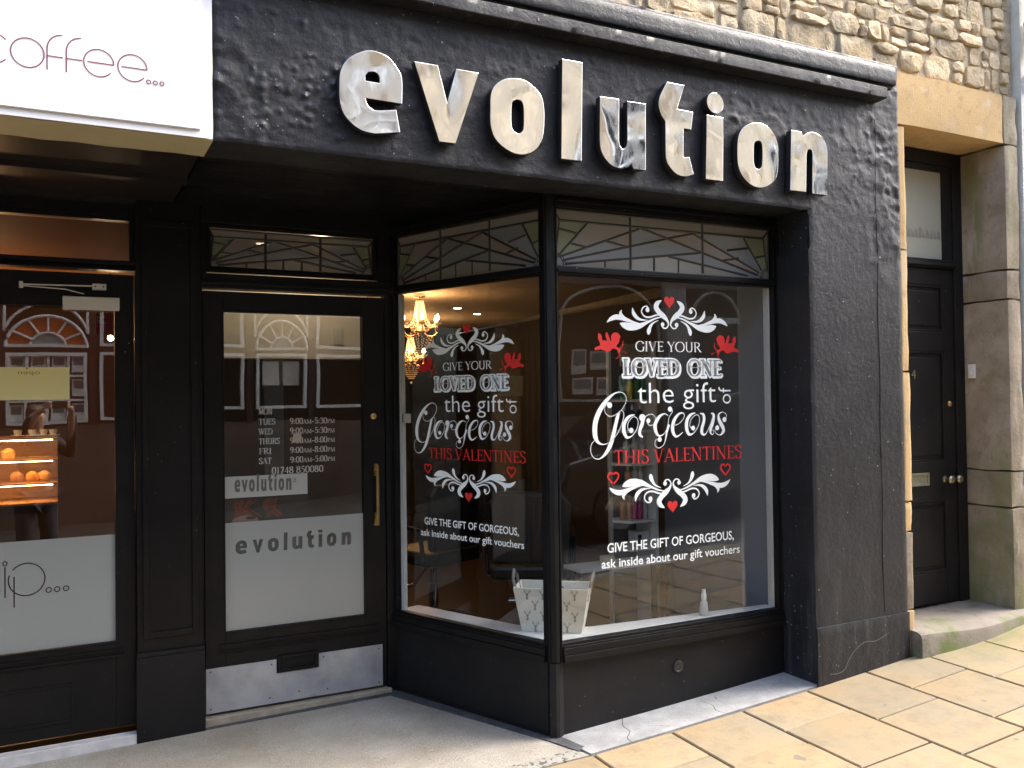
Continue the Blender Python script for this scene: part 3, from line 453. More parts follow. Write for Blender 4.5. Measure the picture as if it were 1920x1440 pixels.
# ------------------------------------------------------------------ ground
def zg(x, y=0):
    u = x-2.05
    z = .018+(.02*max(u, -3) if u < 0 else (.05*u+.007*u*u if u < 3.4 else .25+.06*(u-3.4)))
    return z+.02*min(y, 0) if y > -2.4 else z-.048
def sheet(name, pts_fn, x0, x1, y0, y1, nx, ny, dz, m, kind='structure'):
    mb = MB(); xs = [x0+(x1-x0)*i/nx for i in range(nx+1)]; ys = [y0+(y1-y0)*j/ny for j in range(ny+1)]
    mb.add([(x, y, pts_fn(x, y)+dz) for y in ys for x in xs], [(j*(nx+1)+i, j*(nx+1)+i+1, (j+1)*(nx+1)+i+1, (j+1)*(nx+1)+i) for j in range(ny) for i in range(nx)])
    return mb.build(name, m, kind=kind)
M_asphalt = mat('asphalt', (.045, .045, .047), (.06, .06, .06), rough=.85, scale=6, bump=.4, bscale=120)
M_earth = mat('bedding', (.10, .09, .07), rough=.95)
sheet('ground', lambda x, y: -.5, -300, 300, -300, 300, 2, 2, 0, M_earth)
sheet('road', lambda x, y: zg(x, -2.39)-.12, -40, 40, -5.6, -2.5, 80, 1, 0, M_asphalt)
sheet('opposite_pavement', lambda x, y: zg(x, -2.39), -40, 40, -7.75, -5.6, 80, 1, 0, M_joint)
kb = MB()
for i in range(-24, 40):
    for yy in (-2.5, -5.6):
        x = i*.9; a, b = zg(x, -2.39), zg(x+.89, -2.39); y1 = yy+(.12 if yy > -3 else -.12); ya, yb = min(yy, y1), max(yy, y1)
        kb.add([(x, ya, a-.3), (x+.89, ya, b-.3), (x+.89, yb, b-.3), (x, yb, a-.3), (x, ya, a+.003), (x+.89, ya, b+.003), (x+.89, yb, b+.003), (x, yb, a+.003)],
               [(0,3,2,1),(4,5,6,7),(0,1,5,4),(1,2,6,5),(2,3,7,6),(3,0,4,7)])
kb.build('kerb', M_speck, kind='structure')
pav = sheet('pavement', lambda x, y: zg(x, y), -40, 40, -2.4, 0.02, 240, 6, -.018, M_joint)
def slab_mesh(w, d):
    bm = bmesh.new(); g = .0062; b = .005; h = .03
    ring = lambda o, z: [bm.verts.new(p) for p in ((o+g, o+g-d, z), (w-g-o, o+g-d, z), (w-g-o, -g-o, z), (o+g, -g-o, z))]
    r0, r1, r2_ = ring(0, -h), ring(0, -b), ring(b, 0)
    for A_, B_ in ((r0, r1), (r1, r2_)):
        for i in range(4): bm.faces.new((A_[i], A_[(i+1) % 4], B_[(i+1) % 4], B_[i]))
    bm.faces.new(r2_); me = bpy.data.meshes.new('paving_slab'); bm.to_mesh(me); bm.free(); me.materials.append(M_slab); return me
sm_full, sm_a, sm_b = slab_mesh(.43, .44), slab_mesh(.43, .29), slab_mesh(.43, .44)
for i in range(-4, 16):
    x = 2.09+.43*i-(0.003*i); y = 0; first = (i % 2 == 0)
    col_y = [0, -.29] if i % 2 == 1 or False else [0]
    ys = ([.29] if i % 2 == 1 else []) + [.44]*5
    if i % 2 == 0: ys = [.44]*5
    # columns: odd ones start with a .29 slab, so the joints break
    for d in ({0: [.285]+[.44]*5, 1: [.435]+[.44]*5}[i % 2]):
        if y < -2.35: break
        o = bpy.data.objects.new('paving_slab', sm_a if d < .3 else sm_full); COL.objects.link(o); o.parent = pav
        xc, yc = x+.21, y-d/2; sx = (zg(x+.42, yc)-zg(x, yc))/.42; sy = (zg(xc, y)-zg(xc, y-d))/d
        o.location = (x, y, zg(x, y)+rnd.uniform(-.0015, .0015)); o.rotation_euler = (math.atan(sy)+rnd.uniform(-.003, .003), -math.atan(sx)+rnd.uniform(-.003, .003), 0); y -= d
# entrance floor, kerb stone, pale step, edge strips
def flat_poly(name, pts, z_fn, m, th=.02, parent=None, **kw):
    mb = MB(); n = len(pts); mb.add([(a, b, z_fn(a, b)-th) for a, b in pts]+[(a, b, z_fn(a, b)) for a, b in pts], [tuple(range(n))[::-1], tuple(range(n, 2*n))]+[(i, (i+1) % n, n+(i+1) % n, n+i) for i in range(n)])
    return mb.build(name, m, parent, **kw)
zf = lambda x, y: .018+.02*(x-2.05)
sheet('entrance_floor', zf, -1.6, 2.2, .085, 1.5, 12, 6, 0, M_floor)
flat_poly('speckled_kerb_strip', [(-1.6, .0), (2.075, .0), (2.055, .084), (-1.6, .084)], lambda x, y: zf(x, y)+.002, M_speck, kind='structure')
stp = flat_poly('terrazzo_step', [(2.085, .002), (2.6, .002), (3.0, .002), (3.47, .002), (3.52, .27), (3.0, .27), (2.6, .27), (2.05, .27)], lambda x, y: zg(x, 0)+.004, M_step, kind='structure')
ck = MB()
for pts in ([(2.30, .0), (2.31, .05), (2.36, .10), (2.37, .17), (2.42, .25)], [(2.36, .10), (2.48, .09), (2.55, .04)], [(2.86, .0), (2.84, .06), (2.87, .12), (2.86, .2)], [(2.93, .0), (2.96, .07), (2.93, .14), (2.95, .2)]):
    P = catmull(pts, 3)
    for (a, b), (c, d) in zip(P, P[1:]):
        j = rnd.uniform(-.003, .003); w = .0022; z = zg(a, 0)+.0052; z2 = zg(c, 0)+.0052; ck.add([(a-w, b, z), (a+w, b, z), (c+w, d, z2), (c-w, d, z2)], [(0, 1, 2, 3)])
ck.build('crack', mat('crack_dirt', (.05, .045, .04), rough=.95), stp)
flat_poly('edge_strip', [(-1.6, 1.27), (1.575, 1.215), (2.0, .215), (2.052, .055), (2.10, .085), (2.062, .26), (1.66, 1.31), (-1.6, 1.36)], lambda x, y: zf(x, y)+.006, M_leadstrip, kind='structure')

# ------------------------------------------------------------------ salon shopfront
shop = thing('salon_shopfront', 'black painted shopfront with splayed corner window, rough plaster fascia and pier', 'shopfront', (2.0, .6, 0))
def hgt(x, z):
    v = Vector((x, z, 3.1))
    patch = max(0, noise.fractal(v*1.3, 1, 2, 3)+.25)
    r = abs(noise.fractal(v*5.5, .9, 2, 6))
    tool = noise.fractal(Vector((x*5+z*3, z*11-x*2, 1)), 1, 2, 5)
    h = .003*noise.noise(v*2.1)+.013*patch*(1-2.2*min(r, .45))*.6+.0055*tool*min(1, patch*1.6)+.0016*noise.fractal(v*22, .8, 2, 5)
    cl = noise.noise(Vector((x*16+z*5, z*20, 9))); return h+(.005*(cl-.35)/.3 if cl > .35 else 0)*min(1, patch*2)
blis = [(rnd.gauss(.86, .12), rnd.gauss(2.80, .10), rnd.uniform(.006, .013)) for _ in range(90)]+[(rnd.uniform(.55, 3.9), rnd.uniform(2.6, 3.15), rnd.uniform(.005, .010)) for _ in range(50)]
def hb(x, z):
    h = hgt(x, z)
    for bx, bz, br in blis:
        if abs(x-bx) < br and abs(z-bz) < br:
            d = math.hypot(x-bx, z-bz)/br
            if d < 1: h += .55*br*math.sqrt(1-d*d)
    return h
def rough_panel(name, x0, x1, z0, z1, y0, back, step, parent, m, hfun, xl=None, xr=None, open_top=False, open_bottom_from=99):
    nx, nz = max(2, int((x1-x0)/step)), max(2, int((z1-z0)/step)); mb = MB(); vs = []
    for j in range(nz+1):
        z = z0+(z1-z0)*j/nz; a = x0 if xl is None else xl(z); b = x1 if xr is None else xr(z)
        for i in range(nx+1):
            x = a+(b-a)*i/nx; e = min(i, nx-i, j if x < open_bottom_from else 9, 9 if open_top else nz-j)
            zz = z+(.004*noise.noise(Vector((x*9, 0, 0))) if j == 0 and x < open_bottom_from else 0); xx = x+(.004*noise.noise(Vector((0, z*9, 5))) if i in (0, nx) else 0)
            vs.append((xx, y0-hfun(x, z)+(.004 if e == 0 else 0), zz))
    n = len(vs); fs = [(j*(nx+1)+i, j*(nx+1)+i+1, (j+1)*(nx+1)+i+1, (j+1)*(nx+1)+i) for j in range(nz) for i in range(nx)]
    loop = [i for i in range(nx+1)]+[(j+1)*(nx+1)+nx for j in range(nz)]+[nz*(nx+1)+i for i in range(nx-1, -1, -1)]+[j*(nx+1) for j in range(nz-1, 0, -1)]
    vs += [(vs[k][0], back, vs[k][2]) for k in loop]; L_ = len(loop)
    fs += [(loop[(q+1) % L_], loop[q], n+q, n+(q+1) % L_) for q in range(L_)]+[tuple(range(n, n+L_))]
    mb.add(vs, fs); o = mb.build(name, m, parent, smooth=True); return o
rough_panel('fascia', .502, 4.143, 2.56, 3.42, 0, .24, .0095, shop, M_plaster, hb, open_bottom_from=3.47)
pl = rough_panel('pier', 3.458, 4.143, .05, 2.56, 0, .24, .016, shop, M_plaster, lambda x, z: hb(x, z)*(.16+.84*min(1, max(0, (z-2.1)/.46))), open_top=True, xl=lambda z: 3.452+(.010 if 2.36 < z < 2.54 else .0)+.012*max(0, 1-z), xr=lambda z: 4.143+.004*noise.noise(Vector((0, 0, z*3))))
b = MB().prism([(3.470, .24), (3.470, .02), (3.462, .012), (3.50, .262), (3.56, .262), (3.56, .24)], .05, 2.60, 'z'); b.build('pier_return', M_wood2, shop)
b = MB(); n0 = []
rough_panel('pier_plinth', 3.452, 4.146, .05, .40, -.012, .0, .02, shop, M_plaster, lambda x, z: .3*hgt(x, z+5))
cr = Flat()
for pts in ([(3.52, .16), (3.58, .155), (3.63, .17), (3.66, .215), (3.71, .26), (3.78, .29), (3.86, .285), (3.95, .31)],):
    cr.ribbon([(a, z, .0035) for a, z in catmull(pts, 4)])
cr.mb.xf(Matrix.Translation((0, -.022, 0))).build('crack', mat('grey_scrape', (.13, .13, .13), rough=.8), shop)
# vertical ridge where the pier was patched
MB().tube([(3.955+.004*math.sin(k), -.001, 3.12-.1*k) for k in range(28)], [.0015+.001*noise.noise(Vector((k*.7, 0, 0))) for k in range(28)], 5).build('plaster_ridge', M_plaster, shop)
# cornice: two rough bands with a groove between
def cornice_run(name, prof, x0, x1, step):
    n = int((x1-x0)/step); mb = MB(); k = len(prof); vs = []
    for i in range(n+1):
        x = x0+(x1-x0)*i/n
        for q, (y, z) in enumerate(prof):
            e = .003*noise.fractal(Vector((x*5, q*.04, z*2)), 1, 2, 4)+.0006*noise.noise(Vector((x*40, q*.1, z*5))); vs.append((x, y+(e if y < .05 else 0), z+(e*.8 if y < .05 else 0)))
    fs = [(i*k+q, (i+1)*k+q, (i+1)*k+(q+1) % k, i*k+(q+1) % k) for i in range(n) for q in range(k)]+[tuple(range(k)), tuple(range(n*k, n*k+k))[::-1]]
    mb.add(vs, fs); return mb.build(name, M_plaster, shop, smooth=True)
cornice_run('cornice_band', [(.02, 3.185), (-.076, 3.190), (-.080, 3.194), (-.081, 3.22), (-.079, 3.246), (-.074, 3.251), (.02, 3.262)], .52, 3.965, .014)
cornice_run('cornice_top', [(.02, 3.262), (-.045, 3.262), (-.047, 3.274), (-.064, 3.277), (-.067, 3.282), (-.066, 3.31), (-.065, 3.34), (-.063, 3.368), (-.055, 3.380), (.0, 3.40), (.05, 3.425)], .502, 4.05, .014)
# soffit over the lobby and beam behind the fascia
s_ = MB(); s_.box(.50, 3.52, .24, .262, 2.60, 2.62); s_.build('soffit_board', M_wood, shop)
s_ = MB()
for k in range(7): s_.box(.505, 2.2, .2625+.148*k, .4045+.148*k, 2.585, 2.61)
s_.build('soffit', M_wood, shop)
# --- door wall
D = 1.296
def door_wall(parent, x0, x1, tr, tz0, tz1, dx0, dx1, dtop):
    f = MB()
    f.box(x0, x1, D-.03, D+.05, 2.505, 2.60)                                   # head
    f.box(x0, tr[0]-.02, D-.02, D+.05, tz0-.03, 2.505); f.box(tr[1]+.02, x1, D-.02, D+.05, tz0-.03, 2.505)
    f.frame(tr[0]-.02, tr[1]+.02, tz0-.02, 2.505, .02, D-.008, D+.03)
    f.box(x0, x1, D-.035, D+.05, dtop+.012, tz0-.03); f.box(x0, x1, D-.05, D-.0352, dtop+.03, dtop+.05)
    f.box(x0, dx0-.004, D-.02, D+.05, .02, dtop+.012); f.box(dx1+.004, x1, D-.02, D+.05, .02, dtop+.012)
    return f.build('door_frame', M_wood, parent, bevel=.003)
door_wall(shop, .625, 1.66, (.673, 1.53), 2.28, 2.475, .637, 1.583, 2.163)
# leaded transom lights
GREEN = film_mat('green_leaded_glass', (.20, .23, .15), .88, .25); BLUE = film_mat('blue_grey_leaded_glass', (.20, .22, .24), .9, .2)
PINK = film_mat('rose_leaded_glass', (.245, .228, .205), .86, .22); CLEARL = film_mat('ribbed_leaded_glass', (.26, .255, .22), .88, .35)
def ribbed(m, sc_):
    N, L = m.node_tree.nodes, m.node_tree.links; g = N.new('ShaderNodeNewGeometry'); w = N.new('ShaderNodeTexWave'); w.bands_direction = 'DIAGONAL'; w.inputs['Scale'].default_value = sc_
    L.new(g.outputs['Position'], w.inputs[0]); b = N.new('ShaderNodeBump'); b.inputs['Strength'].default_value = .5; b.inputs['Distance'].default_value = .002; L.new(w.outputs[0], b.inputs['Height']); L.new(b.outputs[0], N['Principled BSDF'].inputs['Normal'])
ribbed(CLEARL, 60)
def split(polys, sg):
    (x0, z0), (x1, z1) = sg; dx, dz = x1-x0, z1-z0; LL = dx*dx+dz*dz; out = []
    for P in polys:
        s = [(p[0]-x0)*dz-(p[1]-z0)*dx for p in P]; hits = []; A_, B_ = [], []
        for i in range(len(P)):
            j = (i+1) % len(P); (A_ if s[i] >= 0 else B_).append(P[i])
            if (s[i] > 1e-9) != (s[j] > 1e-9) and abs(s[i]-s[j]) > 1e-9:
                t = s[i]/(s[i]-s[j]); q = (P[i][0]+(P[j][0]-P[i][0])*t, P[i][1]+(P[j][1]-P[i][1])*t); hits.append(q); A_.append(q); B_.append(q)
        if len(hits) == 2:
            ts = sorted(((h[0]-x0)*dx+(h[1]-z0)*dz)/LL for h in hits); ov = max(0, min(ts[1], 1.02)-max(ts[0], -.02))/max(1e-9, ts[1]-ts[0])
            if ov > .55 and ts[1]-ts[0] > .02: out += [A_, B_]; continue
        out.append(P)
    return out
def leaded(parent, mt, xa, xb, za, zb):
    polys = [[(0, 0), (1, 0), (1, 1), (0, 1)]]
    order = sorted(LEADS[:], key=lambda s: -(abs(s[2]-s[0])+abs(s[3]-s[1])*.25))
    for s in order: polys = split(polys, ((s[0], s[1]), (s[2], s[3])))
    W_, H_ = xb-xa, zb-za; k = 0
    for P in polys:
        Q = [(xa+p[0]*W_, za+p[1]*H_) for p in P]
        ar = abs(sum(Q[i][0]*Q[(i+1) % len(Q)][1]-Q[(i+1) % len(Q)][0]*Q[i][1] for i in range(len(Q))))/2
        if ar < 2e-5: continue
        cx = sum(p[0] for p in P)/len(P); cz = sum(p[1] for p in P)/len(P); k += 1
        m = CLEARL if cz > .8 or cz < .2 and .2 < cx < .8 else GREEN if (cx < .09 or cx > .91) else (BLUE, PINK, BLUE)[int(cx*7+cz*5) % 3]
        ty = rnd.uniform(-.0012, .0012)
        MB().prism(Q, -.002+ty, .002+ty).xf(mt).build('leaded_pane', m, parent)
    l = MB()
    for s in LEADS+[(0, .01, 1, .01), (0, .99, 1, .99), (.004, 0, .004, 1), (.996, 0, .996, 1)]:
        a = (xa+s[0]*W_, za+min(s[1], 1)*H_); b_ = (xa+s[2]*W_, za+min(s[3], 1)*H_)
        w = .0064 if abs(s[0]-s[2]) > .02 or s[1] > 1 else .0058
        if s in LEADS[6:8]: w = .0075
        l.tube([(a[0], 0, a[1]), (b_[0], 0, b_[1])], w, 6)
    for cx, s1 in ((xa, 1), (xb, -1)):
        for r_ in (.05, .062): l.tube([(cx+s1*r_*math.cos(t*math.pi/16), -.002, za+.005+r_*math.sin(t*math.pi/16)) for t in range(9)], .0032, 5)
    l.xf(mt).build('lead_came', M_lead, parent, smooth=True)
I4 = Matrix.Identity(4)
tl = part('transom_light', (1.1, D, 2.3), shop, 'dim leaded transom light over the salon door'); leaded(tl, Matrix.Translation((0, D+.01, 0)), .673, 1.53, 2.283, 2.478)

# --- display windows
MF = Matrix.Translation((2.052, .267, 0)); th = math.atan2(-.931, .366); MS = Matrix.Translation((2.052, .267, 0)) @ Matrix.Rotation(th, 4, 'Z')
def decal(mt, kx, kz, cx, cz, parent):
    T_ = mt @ Matrix.Translation((cx, -.004, cz)) @ Matrix.Diagonal((kx, 1, kz, 1))
    mm = lambda P: [tuple(v*.001 for v in p) for p in P]
    cxm = .006
    def put(fl, name, m, layer=0): fl.mb.xf(Matrix.Translation((0, -.0012*layer, 0))).xf(T_).build(name, m, parent)
    for flip in (0, 1):
        W1 = Flat()
        for s in FLOURISH:
            P = catmull(mm(s), 5); P = [(x, (-.032-z) if flip else z, w) for x, z, w in P]
            W1.ribbon(P); W1.ribbon([(2*cxm-x, z, w) for x, z, w in P])
        for x, z, r in mm(FL_BALLS):
            z = -.032-z if flip else z; W1.disc(x, z, r); W1.disc(2*cxm-x, z, r)
        put(W1, 'scroll_ornament', M_white)
    for x, z, s, hollow in ((cxm, .502, .064, 0), (cxm, -.532, .064, 0), (-.349, -.372, .062, 1), (.353, -.362, .062, 1)):
        P = [(16*math.sin(t)**3, 13*math.cos(t)-5*math.cos(2*t)-2*math.cos(3*t)-math.cos(4*t)) for t in [2*math.pi*k/36 for k in range(36)]]
        P = [(x+a*s/32, z+b_*s/30) for a, b_ in P]; fl = Flat()
        if hollow: fl.ribbon([(a, b_, .009) for a, b_ in P+P[:1]])
        else: fl.poly(P)
        put(fl, 'heart_outline' if hollow else 'heart', M_red, 1)
    cu = [(a*.001, b_*.001) for a, b_ in outline(CUPID, 3)]
    for sgn in (0, 1):
        fl = Flat(); fx = (lambda x: 2*cxm-x) if sgn else (lambda x: x)
        fl.poly([(fx(a), b_) for a, b_ in cu])
        for s in BOW: fl.ribbon([(fx(x), z, w) for x, z, w in catmull(mm(s), 4)])
        put(fl, 'cupid_silhouette', M_red, 1)
    fl = Flat(); serif_text(fl, 'GIVE YOUR', -.206, .206, .248, .050, T=.13, t=.05); put(fl, 'slogan_line', M_white)
    fl = Flat()
    for gr, dx, dz in ((.13, .0065, -.0065), (.13, .003, -.003), (.13, 0, 0)): serif_text(fl, 'LOVED  ONE', -.282, .338, .125, .084, T=.22, t=.07, ser=.32, st=.10, grow=gr, dx=dx, dz=dz)
    put(fl, 'slogan_line', M_white)
    fl = Flat(); serif_text(fl, 'LOVED  ONE', -.282, .338, .125, .084, T=.19, t=.05, ser=.26, st=.055); put(fl, 'slogan_line_shading', M_grey, 1)
    fl = Flat(); serif_text(fl, 'LOVED  ONE', -.279, .341, .168, .036, T=.30, t=.07, ser=.3, st=.05); put(fl, 'slogan_line_highlight', M_mid, 2)
    fl = Flat(); font_text(fl, 'the gift', -.198, .298, -.046, .092, offset=-.008); put(fl, 'slogan_line', M_white)
    fl = Flat(); font_text(fl, 'of', .316, .398, -.021, .067, rot=1, offset=-.008); put(fl, 'slogan_line', M_white)
    fl = Flat()
    for s in GORGEOUS: fl.ribbon([(x, z, max(w, .0028)) for x, z, w in catmull(mm(s), 6)])
    for x, z, r in mm(GOR_BALLS): fl.disc(x, z, r)
    put(fl, 'slogan_line', M_white)
    fl = Flat(); serif_text(fl, 'THIS VALENTINES', -.344, .466, -.309, .068, T=.13, t=.05); put(fl, 'slogan_line', M_red)
    fl = Flat(); font_text(fl, 'GIVE THE GIFT OF GORGEOUS,', -.388, .402, -.742, -.688, offset=.012); put(fl, 'slogan_line', M_white)
    fl = Flat(); font_text(fl, 'ask inside about our gift vouchers', -.423, .441, -.822, -.764, offset=.012); put(fl, 'slogan_line', M_white)
def disp(mt, loc, ga, gb, fa, fb, label, side):
    w = part('display_window', loc, shop, label)
    f = MB()
    f.box(fa, fb, -.028, .03, .398, .452); f.box(fa, fb, -.045, -.028, .398, .43); f.box(fa, fb, -.052, .03, .366, .3975); f.box(fa, fb, -.04, -.0285, .4305, .44)
    f.box(fa, fb, -.026, .03, 2.186, 2.224); f.box(fa, fb, -.036, -.0262, 2.196, 2.214); f.box(fa, fb, -.03, .04, 2.502, 2.60); f.box(fa, fb, -.042, -.0302, 2.53, 2.545)
    if side == 'front':
        f.box(gb, fb, -.03, .03, .452, 2.186); f.box(gb, fb, -.03, .03, 2.224, 2.502); f.box(gb+.018, gb+.03, -.04, -.03, .452, 2.502); f.box(gb+.042, gb+.055, -.046, -.03, .452, 2.502)
    else:
        f.box(fa, ga, -.03, .03, .452, 2.186); f.box(fa, ga, -.03, .03, 2.224, 2.502); f.box(ga-.03, ga-.018, -.04, -.03, .452, 2.502); f.box(ga-.06, ga-.045, -.046, -.03, .452, 2.502)
    f.xf(mt).build('window_frame', M_wood, w, bevel=.002)
    MB().box(ga, gb, -.002, .002, .452, 2.186).xf(mt).build('glass_pane', M_glass, w)
    bd = MB()
    if side == 'front': bd.box(gb-.016, gb, .004, .035, .455, 2.183)
    else: bd.box(ga, ga+.02, .004, .03, .455, 2.183)
    bd.xf(mt).build('glazing_bead', M_whitepaint, w)
    leaded(w, mt @ Matrix.Translation((0, .004, 0)), ga, gb, 2.224, 2.502)
    return w
w1 = disp(MF, (2.75, .267, 1.3), .035, 1.378, .03, 1.462, 'front display window facing the street', 'front')
w2 = disp(MS, (1.85, .78, 1.3), -1.072, -.024, -1.10, -.02, 'splayed display window beside the salon door', 'splay')
decal(MF, 1, 1, .693, 1.58, w1); decal(MS, .845, .83, -.544, 1.545, w2)
# corner post and the post beside the door
c = MB(); c.prism([(2.086, .30), (2.086, .243), (2.070, .238), (2.062, .226), (2.044, .226), (2.030, .245), (2.022, .262), (2.016, .296), (2.03, .31)], .37, 2.60, 'z')
for x, y in ((2.078, .239), (2.024, .254)): c.tube([(x, y, .37), (x, y, 2.6)], .0055, 6)
c.build('corner_post', M_wood, shop)
c = MB(); c.prism([(2.09, .245), (2.06, .228), (2.04, .226), (2.02, .25), (2.03, .29), (2.09, .29)], .0, .366, 'z'); c.build('corner_post_base', M_wood2, shop)
c = MB().box(-1.17, -1.10, -.035, .03, .0, 2.6); c.box(-1.155, -1.14, -.045, -.035, .39, 2.6); c.xf(MS).build('door_post', M_wood, shop, bevel=.003)
# stall risers
b = MB(); b.box(.03, 1.462, -.02, .02, .0, .3655); b.xf(MF).build('stall_riser', M_wood2, shop, label='front stall riser with a small round vent')
b = MB(); b.box(-1.10, -.022, -.02, .02, .0, .3655); b.box(-1.10, -.022, -.03, -.0202, .0, .03); b.xf(MS).build('stall_riser', M_wood2, shop)
v = MB(); v.lathe([(.030, 0), (.030, .005), (.024, .007), (.022, .005), (.001, .005)], (2.757, .246, .245), 20, 'y')
for k in range(6): v.ball((2.757+.014*math.cos(k*1.047), .240, .245+.014*math.sin(k*1.047)), .004, 6, 4)
v.build('air_vent', M_lead, shop, smooth=True)
# inner sill board
sill = MB(); sill.prism([(1.66, 1.262), (2.06, .285), (3.43, .285), (3.44, .345), (2.36, .425), (2.17, .50), (2.052, .64), (1.775, 1.30)], .425, .456, 'z'); sill.build('window_sill', M_whitepaint, shop, bevel=.003)

# --- salon door
dr = part('door', (1.11, D, 0), shop, 'salon door with frosted lower glass and metal kick plate')
f = MB(); y0, y1 = D-.012, D+.035
f.box(.637, .735, y0, y1, .046, 2.163); f.box(1.462, 1.583, y0, y1, .046, 2.163); f.box(.735, 1.462, y0, y1, 2.06, 2.163); f.box(.735, 1.462, y0, y1, .046, .442)
f.frame(.728, 1.469, .435, 2.067, .008, y0-.005, y0)
f.box(.70, 1.54, y0-.012, y0, .372, .384); f.box(.70, 1.54, y0-.010, y0, .345, .352); f.box(.71, 1.53, y0-.006, y0, .335, .342)
f.build('door_leaf', M_wood, dr, bevel=.002)
MB().box(.735, 1.462, D+.004, D+.009, .442, 2.06).build('glass_pane', M_glassd, dr)
k = MB(); k.prism([(.638, .05), (1.556, .05), (1.556, .272), (1.206, .272), (1.206, .2), (.985, .2), (.985, .272), (.638, .272)], D-.016, D-.0125); k.build('kick_plate', M_galv, dr)
k = MB()
for x, z in ((.66, .255), (.66, .07), (1.535, .25), (1.535, .07), (.96, .25), (1.23, .25), (.95, .08), (1.25, .08), (1.1, .09)): k.lathe([(.0045, 0), (.003, .002), (.0005, .0025)], (x, D-.016, z), 8, 'y')
k.build('screw', M_lead, dr)
k = MB(); k.frame(.99, 1.20, .204, .29, .018, D-.026, D-.0125); k.box(1.008, 1.182, D-.017, D-.0128, .222, .272); k.box(1.03, 1.16, D-.021, D-.0172, .235, .262); k.build('letter_box', M_wood, dr, bevel=.002)
k = MB(); k.tube([(1.527, D-.05, .925), (1.527, D-.05, 1.25)], .009, 8); k.box(1.516, 1.538, D-.02, D-.0125, .92, .99); k.box(1.516, 1.538, D-.02, D-.0125, 1.19, 1.255)
k.tube([(1.527, D-.018, .95), (1.527, D-.05, .95)], .007, 6); k.tube([(1.527, D-.018, 1.225), (1.527, D-.05, 1.225)], .007, 6); k.build('pull_handle', M_brass, dr, smooth=True)
k = MB(); k.lathe([(.017, 0), (.017, .004), (.013, .007), (.006, .008), (.0005, .006)], (1.520, D-.0125, 1.515), 18, 'y'); k.build('door_lock', M_brass, dr, smooth=True)
k = MB(); k.lathe([(.012, 0), (.012, .004), (.001, .006)], (1.565, D-.0125, .56), 12, 'y'); k.build('lock_cover', M_wood2, dr, smooth=True)
fl = Flat(); serif_text(fl, '3', 1.15, 1.18, 2.092, .045) if False else None; font_text(fl, '15', 1.115, 1.18, 2.09, 2.13); fl.mb.xf(Matrix.Translation((0, y0-.002, 0))).build('door_number', M_wood2, dr)
# frosted film with the name cut out of it
names = ['e', 'v', 'o', 'l', 'u', 't', 'i', 'o2', 'n']
def glyph_loops(nm, x0, x1, z0, hx):      # fitted to a width, height scaled from the sign's x-height
    lo = [outline(p, 4) for p in LETTERS[nm]]; xs = [p[0] for p in lo[0]]; zs = [p[1] for p in lo[0]]
    kx = (x1-x0)/(max(xs)-min(xs)); kz = hx/ {'l': 335., 't': 260.}.get(nm, 0) if False else None
    bz = min(zs); H = {'e': 276, 'v': 258, 'o': 258, 'l': 0, 'u': 240, 't': 0, 'i': 0, 'o2': 250, 'n': 240}[nm]
    kz = hx/(max(zs)-min(zs))
    return [[(x0+(a-min(xs))*kx, z0+(b_-bz)*kz) for a, b_ in q] for q in lo]
zb_ = .826; X_ = [(.788, .8444, .070), (.873, .9264, .068), (.950, 1.005, .069), (1.030, 1.051, .092), (1.0747, 1.129, .067), (1.151, 1.191, .091), (1.213, 1.235, .068), (1.259, 1.3105, .070), (1.3374, 1.3917, .069)]
loops = [[(.737, .444), (1.460, .444), (1.460, .989), (.737, .989)]]
for nm, (a, b_, h) in zip(names, X_): loops += glyph_loops(nm, a, b_, zb_, h)
loops.append([(1.213, .903), (1.235, .903), (1.235, .918), (1.213, .918)])
curve_mesh(loops).xf(Matrix.Translation((0, D+.0025, 0))).build('frosted_film', M_frost, dr, label='frosted film on the lower glass with evolution cut out of it')
fl = Flat(); fl.rect(.737, 1.158, 1.113, 1.222); fl.mb.xf(Matrix.Translation((0, D+.0022, 0))).build('pale_sticker_strip', film_mat('sticker', (.40, .42, .41), .95), dr)
fl = Flat()
ea, ez = 640., 0
allp = [p for nm in names for p in outline(LETTERS[nm][0], 2)]; ax, bx = min(p[0] for p in allp), max(p[0] for p in allp)
for nm in names+['dot']:
    sh = {'l': 0, 'dot': 0}.get(nm, 0)
    lo = [[(.785+(a-ax)/(bx-ax)*.289, 1.141+(b_-2644)/1000*.20) for a, b_ in outline(p, 3)] for p in LETTERS[nm]]
    fl.mb.add(*(lambda m_: ([tuple(v) for v in m_.v], m_.f))(curve_mesh(lo)))
font_text(fl, '2', 1.08, 1.10, 1.178, 1.199); fl.mb.xf(Matrix.Translation((0, D+.0005, 0))).build('grey_name_lettering', mat('dim_grey', (.10, .10, .10), rough=.5), dr)
HT = Matrix.Translation((0, D+.0018, 0))
for k, (dname, hrs) in enumerate((('MON', None), ('TUES', '9:00AM-5:30PM'), ('WED', '9:00AM-5:30PM'), ('THURS', '9:00AM-8:00PM'), ('FRI', '9:00AM-8:00PM'), ('SAT', '9:00AM-5:00PM'))):
    z = 1.533-.0505*k+(.0 if k else .003); fl = Flat()
    serif_text(fl, dname, .908, .908+.0215*len(dname)+.006*('M' in dname or 'W' in dname), z, .030, T=.17, t=.08, ser=.3, st=.07); fl.mb.xf(HT).build('day_name', M_whitev2, dr)
    if hrs: fl = Flat(); serif_text(fl, hrs, 1.068, 1.308, z, .030, T=.17, t=.07, ser=.28, st=.06, sub='APM'); fl.mb.xf(HT).build('opening_hours', M_whitev2, dr)
